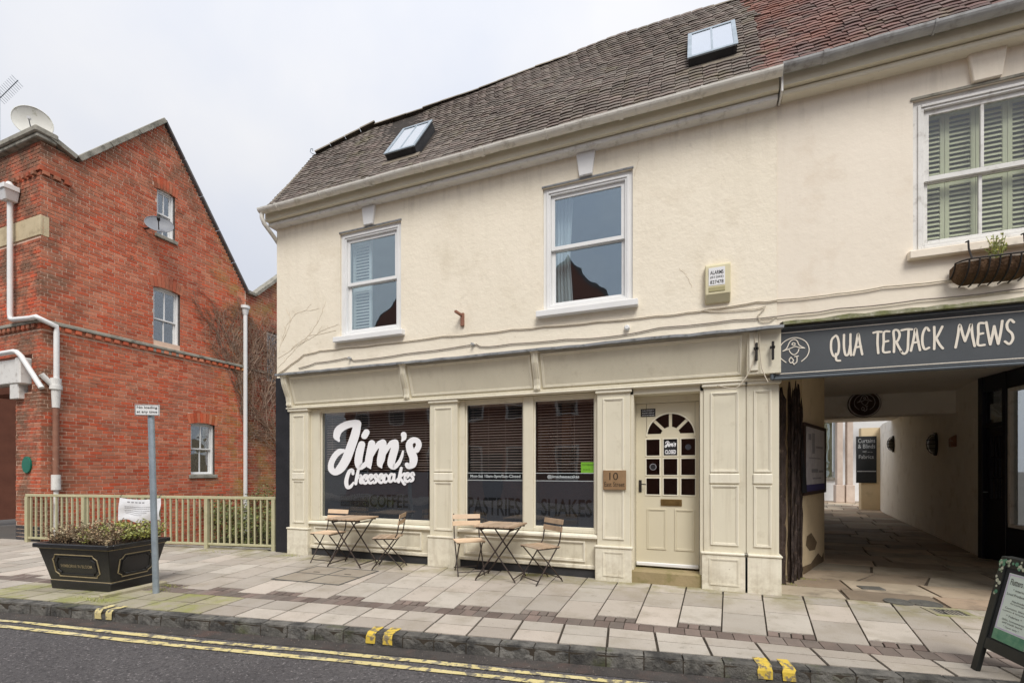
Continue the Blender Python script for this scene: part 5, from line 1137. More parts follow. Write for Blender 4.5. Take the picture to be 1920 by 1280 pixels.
# hay basket under the sage-shuttered window
hb = thing('hay_basket', 'black iron hay basket with brown coir liner under the shuttered window', 'planter', (2.69, FD, 3.2))
bx0, bx1, bz, br = 2.40, 3.0, 3.43, .19
def bask(x, t, s=1.): e = min(1, (x-bx0)/.07, (bx1-x)/.07); e = .62+.38*max(0, e); return Vector((x, FD-.012-br*s*e*math.sin(t), bz-br*s*e*(1-math.cos(t))*.0-br*s*e*(math.cos(t-math.pi/2)*0)-.0))
def bk(x, a, s=1.):      # a from 0 (front rim) to pi/2 (bottom against the wall)
    e = max(0, min(1, (x-bx0)/.09, (bx1-x)/.09)); e = .55+.45*math.sqrt(e); return Vector((x, FD-.01-.20*s*e*math.cos(a), bz-.20*s*e*math.sin(a)))
q = MB(); nx, na = 24, 8
for i in range(nx):
    for k in range(na):
        xa, xb = bx0+(bx1-bx0)*i/nx, bx0+(bx1-bx0)*(i+1)/nx; a0, a1 = .08+(math.pi/2-.08)*k/na, .08+(math.pi/2-.08)*(k+1)/na
        j = lambda v, h: v+Vector((0, -.012*math.sin(h*37), 0))
        q.poly([j(bk(xa, a0, .95), xa), j(bk(xb, a0, .95), xb), j(bk(xb, a1, .95), xb), j(bk(xa, a1, .95), xa)])
for X_ in (bx0, bx1): q.poly([bk(X_, .08+(math.pi/2-.08)*k/na, .95) for k in range(na+1)]+[Vector((X_, FD-.01, bz-.02))])
q.poly([bk(bx0, .1, .9), bk(bx1, .1, .9), Vector((bx1, FD-.01, bz-.03)), Vector((bx0, FD-.01, bz-.03))]); q.build('coir_liner', 'coir', hb, fix=True)
for k in range(9):
    X_ = bx0+(bx1-bx0)*k/8; q = MB(); q.tube([bk(X_, math.pi/2*t/8, 1.04) for t in range(9)], .007, 6); q.build('hoop', 'iron', hb)
q = MB(); q.tube([bk(bx0+(bx1-bx0)*k/20, 0, 1.04) for k in range(21)], .008, 6); q.build('rim', 'iron', hb)
for X_ in (2.49, 2.90): q = MB(); q.tube([bk(X_, 0, 1.04), Vector((X_, FD-.16, bz+.12)), Vector((X_, FD-.15, bz+.20)), Vector((X_, FD-.11, bz+.205))], .008, 6); q.build('hook', 'iron', hb)
q = MB()
for k in range(16):
    a = Vector((2.74+random.uniform(-.03, .03), FD-.10, bz-.02)); e = a+Vector((random.uniform(-.1, .1), random.uniform(-.04, .05), random.uniform(.1, .3))); q.tube([a, (a+e)/2+Vector((0, 0, .02)), e], .003, 4)
    for t in range(5):
        c = a+(e-a)*random.uniform(.4, 1); d = Vector((random.uniform(-1, 1), random.uniform(-1, 1), random.uniform(-.3, 1))).normalized()*.026; s_ = d.cross(Vector((random.uniform(-1, 1), 1, .2))).normalized()*.010; q.poly([c, c+d*.5+s_, c+d, c+d*.5-s_])
pl = q.build('basket_weed', 'leafgreen', None, origin=(2.74, FD-.1, bz-.02)); tag(pl, 'spindly green weed growing out of the iron hay basket', 'plant')
# bright shop at the far end of the mews
fy = 25.0; fs = thing('far_mews_shop', 'white-painted shopfront in daylight at the far end of the passage', 'building', (7, fy, 0))
wx0, wx1 = onY(1548, 0, fy).x, onY(1566, 0, fy).x
wall(MB(), 4.6, 12, 0, 5, fy, [(wx0-.25, wx1, 1.05, 3.9)], .3).build('wall', 'white', fs)
MB().box(wx0-.25, wx1, fy+.1, fy+.11, 1.05, 3.9).build('pane', 'glassold', fs); MB().box(wx0-.4, wx1+.1, fy-.1, fy+.05, .95, 1.05).build('sill', 'coping', fs)
MB().box(wx0-.25, wx1, fy+.5, fy+.6, 1.05, 3.9).build('greenery_reflection', 'leafdark', fs)  # leaf-green panel behind the pane, painted stand-in for reflected greenery
for px in (1573, 1592):
    X_ = onY(px, 0, fy-1.2).x; q = MB(); q.box(X_-.16, X_+.16, fy-1.4, fy-1.0, 0, .75); q.box(X_-.11, X_+.11, fy-1.35, fy-1.05, .75, 3.6); q.box(X_-.18, X_+.18, fy-1.45, fy-.95, 3.6, 3.75); q.build('column', mk('terracotta_column', (.62, .52, .44), (.50, .40, .33), 3, .8, .1), fs, bev=.02)
MB().box(4.6, 9, fy-1.5, fy-.9, 3.75, 4.1).build('canopy', 'brownwood', fs)

# =================================================================== BRICK BUILDING
BY = 5.19
XSIDE = Matrix(((0, -1, 0, XB), (1, 0, 0, 0), (0, 0, 1, 0), (0, 0, 0, 1)))     # local x = world Y, local y = into the wall
XFRONT = Matrix(((1, 0, 0, 0), (0, 1, 0, BY), (0, 0, 1, 0), (0, 0, 0, 1)))
bb = thing('brick_building', 'red brick gabled building with white sash windows and stone coping', 'building', (XB-1, BY, 0))
def subtract(iv, holes, z0, z1):
    out = [iv]
    for a, b, c, d in holes:
        if z1 <= c+.001 or z0 >= d-.001: continue
        nw = []
        for p, q in out:
            if b <= p or a >= q: nw.append((p, q)); continue
            if a > p: nw.append((p, a))
            if b < q: nw.append((b, q))
        out = nw
    return out
def brickwork(parent, X, name, z0, z1, span, holes, m, keep=0, seed=1, flush=None):
    rr = random.Random(seed); mort = MB(X); full = []; rest = []; k = 0; z = z0; BH, BL = .058, .213
    while z < z1:
        a, b = span(z+.0325)
        if b > a:
            for p, q in subtract((a, b), holes, z, z+.075):
                mort.poly([(p, 0, z), (q, 0, z), (q, 0, z+.0751), (p, 0, z+.0751)])
                header = k % 4 == 0; L = .1 if header else BL; x = math.floor((p-a)/(L+.0155))*(L+.0155)+a+((L/2 if k % 2 else 0) if not header else .056)-(L+.0155)
                while x < q:
                    u, v = max(x, p), min(x+L, q)
                    if v-u > .03:
                        (full if (abs(v-u-BL) < .002) else rest).append((u, v, z))
                    x += L+.0155
        z += .075; k += 1
    w = mort.build(name, 'mortar', parent)
    bm = MB(); bm.box(0, BL, -.009, .02, 0, BH); loc = parent.location
    me = bm.mesh('brick'); me.materials.append(M[m])
    def dist(t): return (X @ Vector((t[0]+.1, 0, t[2]+.03))-Vector((0, 0, CAMH))).length
    full.sort(key=dist)
    for t in full[:keep]:
        place('brick', me, w, Matrix.Translation(-loc) @ X @ Matrix.Translation((t[0], rr.uniform(-.003, .003), t[2])))
    J = MB(X)
    for u, v, z in full[keep:]+rest:
        dy = rr.uniform(-.003, .003); y0 = -.009+dy
        i = [J.p(c) for c in ((u, y0, z), (v, y0, z), (v, y0, z+BH), (u, y0, z+BH), (u, .003, z), (v, .003, z), (v, .003, z+BH), (u, .003, z+BH))]
        for f_ in ((0, 1, 2, 3), (4, 5, 1, 0), (3, 2, 6, 7), (4, 0, 3, 7), (1, 5, 6, 2)): J.f.append([i[n] for n in f_])
    o = J.build('bricks', m, w); stuff(o); return w
GAB = [(5.19, 7.86), (5.75, 7.70), (7.45, 9.68), (9.66, 6.40)]
A1, A2, A3 = (7.22, 7.84, 4.20, 5.74), (7.30, 7.72, 6.93, 8.08), (8.10, 8.74, 1.22, 2.60)
def with_arch(h): return (h[0]-.03, h[1]+.03, h[2], h[3]+.20)
def arch_top(h): return -1.5+math.ceil((h[3]+.19+1.5)/.075)*.075
holes = [A1, A2, A3]+[(h[0]-.06, h[1]+.06, h[3]-.005, arch_top(h)-.002) for h in (A1, A2, A3)]+[(5.19, 9.66, 4.15, 4.32)]
def sspan(z):   # interval of world Y inside the gable outline at this height
    if z < 6.40: return (BY, 9.66)
    if z < 7.70: return (BY, 9.66-(z-6.40)/(9.68-6.40)*(9.66-7.45))
    return (5.75+(z-7.70)/(9.68-7.70)*1.70, 9.66-(z-6.40)/(9.68-6.40)*2.21)
brickwork(bb, XSIDE, 'side_wall', -1.5, 9.66, sspan, holes, 'brick', 180, 3)
brickwork(bb, Matrix(XSIDE), 'parapet_return', 7.70, 7.86, lambda z: (BY, 5.75-(z-7.70)/.16*.5), [], 'brick', 0, 4)
brickwork(bb, XFRONT, 'front_wall', 0.30, 7.80, lambda z: (-13.9, XB), [(-14.2, -12.72, -1, 2.95), (-14.2, -12.15, 2.95, 3.62), (-14, XB, 5.95, 6.36), (-14, XB, 4.15, 4.32)], 'brick', 110, 5)
brickwork(bb, XFRONT, 'plinth_wall', 0.0, .30, lambda z: (-12.72, XB), [], 'bluebrick', 0, 6)
MB().box(-14.5, XB-.02, BY+.3, 5.8, 7.4, 7.6).build('roof_deck', 'slate', bb)
q = MB(); q.poly([(XB-.5, 9.66, -1.5), (XB-6, 9.66, -1.5), (XB-6, 9.66, 6.4), (XB-.5, 9.66, 6.4)]); q.poly([(-18, BY+.4, 0), (-18, 9.66, 0), (-18, 9.66, 7.6), (-18, BY+.4, 7.6)]); q.build('rear_wall', 'brickopp', bb)
# dark porch behind the entrance opening
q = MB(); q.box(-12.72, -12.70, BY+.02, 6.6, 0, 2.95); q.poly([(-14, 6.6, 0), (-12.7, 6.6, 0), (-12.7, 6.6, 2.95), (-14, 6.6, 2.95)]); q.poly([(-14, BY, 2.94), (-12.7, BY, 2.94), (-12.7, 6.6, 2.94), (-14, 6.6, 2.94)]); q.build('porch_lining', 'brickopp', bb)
# windows in brick with arched voussoirs
for h, rooms in ((A1, 1), (A2, 1), (A3, 0)):
    sash_window(bb, XSIDE, h[0], h[1], h[2]+.05, h[3], .06, 2, .05, .035, 'white', 'glassold', sill=None)
    q = MB(XSIDE); q.box(h[0]-.05, h[1]+.05, -.05, .12, h[2]-.04, h[2]+.05); q.build('window_sill', 'coping', bb, bev=.01)
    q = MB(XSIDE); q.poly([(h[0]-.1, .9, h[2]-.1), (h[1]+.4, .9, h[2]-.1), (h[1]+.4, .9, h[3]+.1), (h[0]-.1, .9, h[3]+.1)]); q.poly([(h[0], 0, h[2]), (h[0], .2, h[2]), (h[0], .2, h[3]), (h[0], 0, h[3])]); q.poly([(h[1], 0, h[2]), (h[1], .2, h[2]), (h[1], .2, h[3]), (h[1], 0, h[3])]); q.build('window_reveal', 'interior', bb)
    q = MB(XSIDE); q.box(h[0]-.14, h[1]+.14, .001, .058, h[3]-.005, arch_top(h)+.01); q.build('arch_bed', 'mortar', bb)
    n = max(8, int((h[1]-h[0]+.12)/.075)); Rr = 1.1
    for k in range(n):
        u0, u1 = (k+.06)/n, (k+.94)/n; wd = h[1]-h[0]+.10; xm = (h[0]+h[1])/2
        def vp_(u, up): t = (u-.5)*wd; return (xm+t*(1+.16*up), .055*(1-(2*(u-.5))**2)-.05+up*(arch_top(h)-h[3]+.0-.004*(2*(u-.5))**2))
        c = [vp_(u0, 0), vp_(u1, 0), vp_(u1, 1), vp_(u0, 1)]; mb = MB(XSIDE)
        mb.hexa([(c[0][0], -.012, h[3]+c[0][1]), (c[1][0], -.012, h[3]+c[1][1]), (c[1][0], .06, h[3]+c[1][1]), (c[0][0], .06, h[3]+c[0][1]), (c[3][0], -.012, h[3]+c[3][1]), (c[2][0], -.012, h[3]+c[2][1]), (c[2][0], .06, h[3]+c[2][1]), (c[3][0], .06, h[3]+c[3][1])]).build('arch_brick', 'brick', bb)
# string course with dentils, stone band, cornice
MB().box(-14, XB+.07, BY-.07, BY+.03, 4.25, 4.32).build('string_course', 'coping', bb, bev=.012); MB().box(XB-.03, XB+.07, BY+.03, 9.70, 4.25, 4.32).build('string_course', 'coping', bb, bev=.012)
MB().box(-14, XB+.02, BY-.02, BY+.03, 4.15, 4.25).build('string_bed', 'brick', bb); MB().box(XB-.03, XB+.02, BY+.03, 9.66, 4.15, 4.25).build('string_bed', 'brick', bb)
MB().box(XB-.08, XB-.0015, BY+.0015, 9.66, 4.0, 4.45).build('string_backing', 'mortar', bb); MB().box(-14, XB-.0815, BY+.0015, BY+.08, 4.0, 4.45).build('string_backing', 'mortar', bb); MB().box(-14, XB-.0015, BY+.0015, BY+.08, 5.8, 6.5).build('string_backing', 'mortar', bb)
dm = MB(); dm.box(-.05, .05, -.05, .05, 0, .07); dm = dm.mesh('dentil'); dm.materials.append(M['brick'])
dl = MB(); dl.box(-14, XB+.035, BY-.035, BY+.02, 7.22, 7.30); dl.build('dentil_course', 'brick', bb)
MB().box(XB-.02, XB+.035, BY+.02, 5.62, 7.22, 7.30).build('dentil_course', 'brick', bb)
def dent(x, y, z): place('dentil', dm, bb, Matrix.Translation(Vector((x, y, z))-bb.location) @ Matrix.Rotation(R(random.gauss(0, 2)), 4, 'Z'))
y = BY+.06
while y < 9.6: dent(XB+.01, y, 4.17); y += .172
x = -13.9
while x < XB: dent(x, BY-.01, 4.17); dent(x, BY-.015, 7.145); x += .172
for y in (BY+.06, BY+.232, BY+.404): dent(XB+.015, y, 7.145)
MB().box(-14, XB+.015, BY-.02, BY+.03, 5.96, 6.35).build('stone_band', 'stone', bb, bev=.008); MB().box(XB-.02, XB+.014, BY+.031, BY+.12, 5.962, 6.348).build('stone_band', 'stone', bb)
def coping_run(pts, w, h_, m='coping', nm='coping_stone'):
    for a, b in zip(pts, pts[1:]):
        a, b = Vector(a), Vector(b); n = max(1, round((b-a).length/.75))
        for k in range(n): MB().bar(a+(b-a)*(k+.004)/n, a+(b-a)*(k+.996)/n, w, h_).build(nm, m, bb, bev=.008)
MB().box(-14.2, XB+.10, BY-.10, BY+.22, 7.80, 7.88).build('cornice', 'coping', bb, bev=.015); MB().box(-14.2, XB+.13, BY-.14, BY+.22, 7.88, 8.00).build('cornice_cap', 'coping', bb, bev=.02)
coping_run([(XB-.06, BY+.10, 7.93), (XB-.06, 5.72, 7.77)], .36, .10)
coping_run([(XB-.06, 5.76, 7.77), (XB-.06, 7.45, 9.74)], .34, .10)
coping_run([(XB-.06, 7.45, 9.74), (XB-.06, 9.70, 6.42)], .32, .05, 'slate', 'verge_slate')
# slate slopes behind the gable
q = MB(); q.poly([(XB-.1, 5.78, 7.66), (-18, 5.78, 7.66), (-18, 7.45, 9.60), (XB-.1, 7.45, 9.60)]); q.poly([(XB-.1, 7.45, 9.60), (-18, 7.45, 9.60), (-18, 9.66, 6.36), (XB-.1, 9.66, 6.36)]); q.build('slate_roof', 'slate', bb)
for k in range(9):
    s_ = k/9; y0_, z0_ = 5.78+1.67*s_, 7.68+1.94*s_
    for j in range(12):
        x0_ = XB-.25-j*.32-(.16 if k % 2 else 0); MB().hexa([(x0_-.31, y0_, z0_), (x0_, y0_, z0_), (x0_, y0_+.2, z0_+.225), (x0_-.31, y0_+.2, z0_+.225), (x0_-.31, y0_-.01, z0_+.02), (x0_, y0_-.01, z0_+.02), (x0_, y0_+.2, z0_+.235), (x0_-.31, y0_+.2, z0_+.235)]).build('slate', 'slate', bb)
# white box dormer just showing over the parapet
q = MB(); q.box(-16.6, -14.0, 6.3, 7.6, 7.6, 8.75); dmr = q.build('dormer', 'white', bb, bev=.02); MB().box(-16.7, -13.9, 6.2, 7.7, 8.75, 8.85).build('dormer_roof', 'slate', dmr)
# entrance lintel
MB().box(-14, -12.26, BY-.12, BY+.1, 3.10, 3.58).build('entrance_lintel', 'whiteold', bb, bev=.015); MB().box(-12.72, -12.40, BY-.10, BY+.05, 2.80, 3.10).build('lintel_corbel', 'whiteold', bb, bev=.01)
MB().box(-12.42, -12.24, BY-.15, BY+.05, 3.08, 3.60).build('lintel_bracket', 'whiteold', bb, bev=.02)
# rain-water pipes
hp = MB(); hp.hexa([(-12.80, BY-.20, 6.72), (-12.60, BY-.20, 6.72), (-12.60, BY-.02, 6.72), (-12.80, BY-.02, 6.72), (-12.86, BY-.25, 6.90), (-12.54, BY-.25, 6.90), (-12.54, BY-.02, 6.90), (-12.86, BY-.02, 6.90)]); hp.box(-12.88, -12.52, BY-.27, BY-.02, 6.90, 7.0); hp.tube([(-12.70, BY-.11, 6.99), (-12.70, BY-.11, 7.06), (-12.70, BY-.11, 7.12)], [.09, .07, .03], 10); hp.build('rainwater_hopper', 'white', bb, bev=.01)
q = MB(); q.tube([(-12.70, BY-.10, 6.74), (-12.70, BY-.10, 6.5), (-12.70, BY-.10, 4.50), (-12.68, BY-.10, 4.40), (-12.60, BY-.10, 4.37), (-12.0, BY-.10, 4.33), (XB+.08, BY-.10, 4.33), (XB+.11, BY-.06, 4.30), (XB+.11, BY+.19, 4.22), (XB+.11, BY+.19, 4.10), (XB+.11, BY+.19, 3.2)], .046, 10); q.build('downpipe', 'white', bb, smooth=True)
q = MB(); q.tube([(-14, BY-.18, 3.70), (-12.36, BY-.18, 3.70), (-12.26, BY-.18, 3.68), (-12.16, BY-.16, 3.60), (-11.78, BY-.02, 2.98)], .046, 10); q.build('downpipe', 'white', bb, smooth=True)
q = MB(); q.tube([(XB+.09, BY+.19, 3.2), (XB+.09, BY+.19, 2.62)], [.085, .06], 10); q.tube([(XB+.09, BY+.19, 3.06), (XB+.09, BY+.19, 2.98)], .10, 10); q.tube([(XB+.05, BY-.02, 3.25), (XB+.09, BY+.19, 3.0)], .05, 8); q.build('pipe_collar', 'whiteold', bb, smooth=True)
q = MB(); q.tube([(XB+.09, BY+.19, 2.7), (XB+.09, BY+.19, 1.15)], .052, 10); q.build('downpipe', 'rustpipe', bb, smooth=True)
q = MB(); q.tube([(XB+.09, BY+.19, 1.3), (XB+.09, BY+.19, 1.0)], .075, 10); q.tube([(XB+.09, BY+.19, 1.0), (XB+.09, BY+.19, -.8)], .04, 8); q.build('pipe_collar', 'whiteold', bb, smooth=True)
# green enamel plaque
pc = onY(51, 871, BY-.02); q = MB(); q.prism([(pc.x+.155*math.cos(t*math.pi/14), pc.z+.165*math.sin(t*math.pi/14)) for t in range(28)], lambda a, b, d: (a, d, b), BY-.04, BY-.008)
tag(q.build('oval_plaque', 'greenplaque', None, origin=(pc.x, BY, pc.z), fix=True, bev=.004), 'round green enamel plaque on the red brick pier', 'plaque')
# satellite dishes
def dish(name, label, c, ax, rx, ry, m, root):
    D = thing(name, label, 'satellite dish', tuple(root)); Q = ax.to_track_quat('Z', 'Y').to_matrix(); q = MB(); pr = None
    for k in range(6):
        t = k/5; rg = [q.p(c+Q @ Vector((rx*t*math.cos(2*math.pi*j/28), ry*t*math.sin(2*math.pi*j/28), .11*t*t*max(rx, ry)*2))) for j in range(28)] if k else None
        if k == 1:
            cc = q.p(c)
            for j in range(28): q.f.append([cc, rg[j], rg[(j+1) % 28]])
        elif k > 1:
            for j in range(28): q.f.append([pr[j], rg[j], rg[(j+1) % 28], pr[(j+1) % 28]])
        pr = rg
    q.build('reflector', m, D, smooth=True)
    q = MB(); rim = [c+Q @ Vector((rx*math.cos(2*math.pi*j/28), ry*math.sin(2*math.pi*j/28), .22*max(rx, ry))) for j in range(29)]; q.tube(rim, .008, 5, caps=False); q.build('rim', m, D)
    f = c+Q @ Vector((0, -ry*.25, max(rx, ry)*1.15)); q = MB(); q.tube([c+Q @ Vector((0, -ry*.95, .1)), f], .010, 6); q.build('feed_arm', 'iron' if m == 'dishgrey' else 'dishgrey', D)
    q = MB(); q.tube([f-(f-c).normalized()*-.02, f-(f-c).normalized()*.10], .032, 8); q.build('feed_horn', 'white' if m == 'dishwhite' else 'iron', D)
    q = MB(); q.tube([c-ax.normalized()*.02, Vector(root)], .018, 6); q.build('mount', 'iron', D); return D
dc = onX(299, 424, XB+.35); dish('satellite_dish', 'small grey satellite dish bracketed beside the gable window', dc, Vector((.72, -.52, .36)), .27, .22, 'dishgrey', (XB+.0, dc.y-.12, dc.z-.05))
dc = onY(63, 232, 6.4); dish('satellite_dish', 'large stained white satellite dish standing behind the brick parapet', dc, Vector((.80, -.56, -.05)), .37, .35, 'dishwhite', (dc.x-.1, dc.y+.3, dc.z-.75))
# television aerial
ap = onY(20, 165, 8.5); ae = thing('tv_aerial', 'grey television aerial above the brick building roof', 'aerial', (ap.x-.7, 8.5, 8.3)); q = MB(); q.tube([(ap.x-.7, 8.5, 8.3), (ap.x-.7, 8.5, ap.z+.1)], .02, 6); q.build('mast', 'galv', ae)
q = MB(); q.tube([(ap.x-.8, 8.5, ap.z-.18), (ap.x+.45, 8.5, ap.z+.12)], .012, 5); bo = q.build('boom', 'galv', ae)
for k in range(12): t = k/11; c = Vector((ap.x-.7+1.1*t, 8.5, ap.z-.155+.265*t)); q = MB(); q.tube([c+Vector((-.05, -.12, .12)), c+Vector((.05, .12, -.12))], .007, 4); q.build('element', 'galv', ae)
# rear brick building further along the stream
XR2 = Matrix(((0, -1, 0, XB-.05), (1, 0, 0, 0), (0, 0, 1, 0), (0, 0, 0, 1)))
rb = thing('rear_brick_building', 'rear red brick building with rising coping, half covered by bare creeper', 'building', (XB-1, 10, 0))
A4 = (10.40, 11.0, 4.05, 5.50)
brickwork(rb, XR2, 'side_wall', -1.5, 8.6, lambda z: (9.665 if z < 6.42 else 9.96+(z-6.42)*1.02, 12.3), [A4, (9.66, 12.3, 4.15, 4.30)][:1], 'brickgreen', 60, 9)
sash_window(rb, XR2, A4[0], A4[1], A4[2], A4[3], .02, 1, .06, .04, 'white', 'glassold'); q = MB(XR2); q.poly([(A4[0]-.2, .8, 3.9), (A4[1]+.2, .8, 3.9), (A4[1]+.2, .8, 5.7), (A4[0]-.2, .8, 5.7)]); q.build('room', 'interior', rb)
MB(XR2).box(9.67, 12.3, -.06, .02, 4.25, 4.30).build('string_course', 'coping', rb, bev=.01)
for a, b in (((XB-.1, 9.68, 6.46), (XB-.1, 9.98, 6.44)), ((XB-.1, 9.98, 6.46), (XB-.1, 10.9, 7.36)), ((XB-.1, 10.9, 7.36), (XB-.1, 12.3, 8.73))): MB().bar(a, b, .32, .09).build('coping_stone', 'coping', rb, bev=.008)
q = MB(); q.poly([(XB-.2, 9.70, 6.25), (-17, 9.70, 4.5), (-17, 12.3, 6.0), (XB-.2, 12.3, 8.6)]); q.build('slate_roof', 'slate', rb); q = MB(); q.poly([(XB-.05, 12.3, -1.5), (-17, 12.3, -1.5), (-17, 12.3, 6.0), (XB-.05, 12.3, 8.6)]); q.build('rear_wall', 'brickopp', rb)
P_ = onX(460, 580, XB+.07); q = MB(); q.tube([(P_.x, P_.y, 5.98), (P_.x, P_.y, 5.75)], [.11, .06], 10); q.tube([(P_.x, P_.y, 6.0), (P_.x, P_.y, 5.92)], .12, 10); q.tube([(P_.x, P_.y, 5.9), (P_.x, P_.y, -.9)], .052, 10); q.build('downpipe', 'white', rb, smooth=True)
# bare creeper on the wall
cr_ = thing('bare_creeper', 'leafless brown creeper spreading over the rear brick wall', 'creeper', (XB+.02, 10.2, -.4)); rr = random.Random(11); twigs = MB(); stems = MB()
def zmin(y): return 4.3-(y-8.75)*1.85+.35*math.sin(y*5)
def walk(y, z, ang, L, r, depth):
    pts = [Vector((XB+.012+r, y, z))]; n = max(3, int(L/.11))
    for k in range(n):
        ang += rr.gauss(0, .25); ang += (1.75-ang)*.05
        y += math.cos(ang)*L/n; z += math.sin(ang)*L/n
        if z > 6.3-.5*abs(math.sin(y*3)) or z < zmin(y) or y > 11.9: break
        pts.append(Vector((XB+.012+r+rr.uniform(0, .02), y, z)))
        if depth < 3 and rr.random() < (.42 if depth < 2 else .22): walk(y, z, ang+rr.choice((-1, 1))*rr.uniform(.3, .9), L*rr.uniform(.3, .6), r*.66, depth+1)
    if len(pts) > 2: (stems if depth == 0 else twigs).tube(pts, [r*(1-.6*k/len(pts)) for k in range(len(pts))], 4 if depth else 6, caps=False)
for k in range(6): walk(10.75+rr.uniform(-.1, .6), 1.0+rr.uniform(.1, 1.0), math.pi/2+rr.uniform(.1, .65), rr.uniform(3.2, 5.0), .012, 0)
for k in range(95): walk(rr.uniform(8.9, 11.6), rr.uniform(2.6, 4.8), math.pi/2+rr.uniform(-.3, .5), rr.uniform(1.0, 2.0), .008, 1)
stems.build('stem', 'twig', cr_); stuff(twigs.build('twigs', 'twig', cr_))

# =================================================================== RAILING AND BANNER
F0, F1 = Vector((-12.10, 5.08, 0)), Vector((-6.74, 6.08, 0)); fd_ = (F1-F0).normalized(); FL = (F1-F0).length; fr_ang = math.atan2(fd_.y, fd_.x)
rl = thing('railing', 'sage cream steel railing with upright bars along the stream edge', 'railing', tuple(F0), fr_ang)
RH = .93
MB().box(0, FL, -.02, .02, RH-.05, RH).build('top_rail', 'railing', rl, local=True, bev=.004); MB().box(0, FL, -.018, .018, .06, .10).build('bottom_rail', 'railing', rl, local=True, bev=.004)
pm = MB().box(-.032, .032, -.03, .03, -.02, RH-.051).mesh('post'); pm.materials.append(M['railing']); bm_ = MB().box(-.0125, .0125, -.0125, .0125, .10, RH-.05).mesh('bar'); bm_.materials.append(M['railing'])
npost = 5
for k in range(npost): place('post', pm, rl, Matrix.Translation((.035+(FL-.07)*k/(npost-1), 0, 0)))
x = .12; k = 0
while x < FL-.05:
    if min(abs(x-(.035+(FL-.07)*j/(npost-1))) for j in range(npost)) > .05: place('bar', bm_, rl, Matrix.Translation((x, random.uniform(-.003, .003), 0)) @ Matrix.Rotation(random.gauss(0, .004), 4, 'Y'))
    x += .123
XRL = Matrix.Translation(F0) @ Matrix.Rotation(fr_ang, 4, 'Z')
u0 = (XRL.inverted() @ onY(228, 950, 5.55)).x; u1 = (XRL.inverted() @ onY(305, 950, 5.68)).x
def rail_u(px):
    a, b = ray(px); den = a*fd_.y-b*fd_.x; t = (F0.x*fd_.y-F0.y*fd_.x)/den; return (Vector((a*t, b*t, 0))-F0).dot(fd_), t
u0, t0 = rail_u(228); u1, t1 = rail_u(304)
bn = thing('notice_banner', 'crumpled white plastic notice sheet tied to the railing', 'banner', tuple(F0+fd_*(u0+u1)/2+Vector((0, 0, .45))), fr_ang)
q = MB(); nx, nz_ = 26, 12; W_ = u1-u0; zt_, zb2 = .885, .46
def bpt(i, k):
    u, v = i/nx, k/nz_; sagt = .035*math.sin(math.pi*u)*(1-v)**2; z = zt_-(zt_-zb2)*v-sagt-.0+.03*math.sin(u*9)*v*v
    y = -.034-.016*math.sin(u*11+v*3)*(.25+v)-.018*math.sin(v*7+u*4)*v-.03*v*(1-v)*2; return Vector(((u-.5)*W_*(1+.03*v)+.012*math.sin(v*6), y, z-.45))
for i in range(nx):
    for k in range(nz_): q.poly([bpt(i, k+1), bpt(i+1, k+1), bpt(i+1, k), bpt(i, k)])
q.build('sheet', 'sheet', bn, local=True, smooth=True)
def onbn(u, v): i, k = u*nx, v*nz_; p = bpt(i, k); p.y -= .003; return p
for (ua, ub, v, h_) in ((.2, .62, .12, .05), (.14, .86, .36, .018), (.14, .8, .44, .018), (.14, .86, .54, .018), (.14, .7, .62, .018), (.16, .6, .70, .015)):
    q = MB(); n = 14
    for k in range(n):
        if h_ > .04 and k % 3 == 2: continue
        a, b = ua+(ub-ua)*k/n, ua+(ub-ua)*(k+.9)/n; q.poly([onbn(a, v+h_), onbn(b, v+h_), onbn(b, v), onbn(a, v)])
    q.build('printed_line', 'greyink', bn, local=True)
for u in (.02, .98): q = MB(); p = bpt(u*nx, 0); q.tube([p, p+Vector((0, -.01, .03)), p+Vector((0, .03, .06)), p+Vector((0, .07, .03)), p+Vector((0, .05, -.01))], .004, 5); q.build('tie', 'iron', bn, local=True)
# shrubs on the bank behind the railing
def leaf_blob(c, rx, ry, rz, n, size, rr):
    q = MB()
    for k in range(n):
        d = Vector((rr.gauss(0, 1), rr.gauss(0, 1), rr.gauss(0, 1))).normalized()*(rr.random()**.4); p = c+Vector((d.x*rx, d.y*ry, d.z*rz)); p += Vector((.12*math.sin(p.z*9), .12*math.sin(p.x*8), .1*math.sin(p.x*7+p.y*5)))
        t = Vector((rr.gauss(0, 1), rr.gauss(0, 1), rr.gauss(0, .6))).normalized(); s_ = t.cross(Vector((rr.random(), rr.random(), 1))).normalized(); L = size*rr.uniform(.6, 1.3)
        q.poly([p-t*L, p+s_*L*.55, p+t*L, p-s_*L*.55])
    return q
SB = [(-11.3, 8.6, .2, .55), (-10.5, 8.3, .0, .6), (-9.6, 8.2, -.1, .65), (-8.7, 8.3, .15, .6), (-7.6, 7.9, .1, .6), (-11.2, 9.8, .35, .7), (-10.0, 10.2, .1, .7)]
rr = random.Random(5)
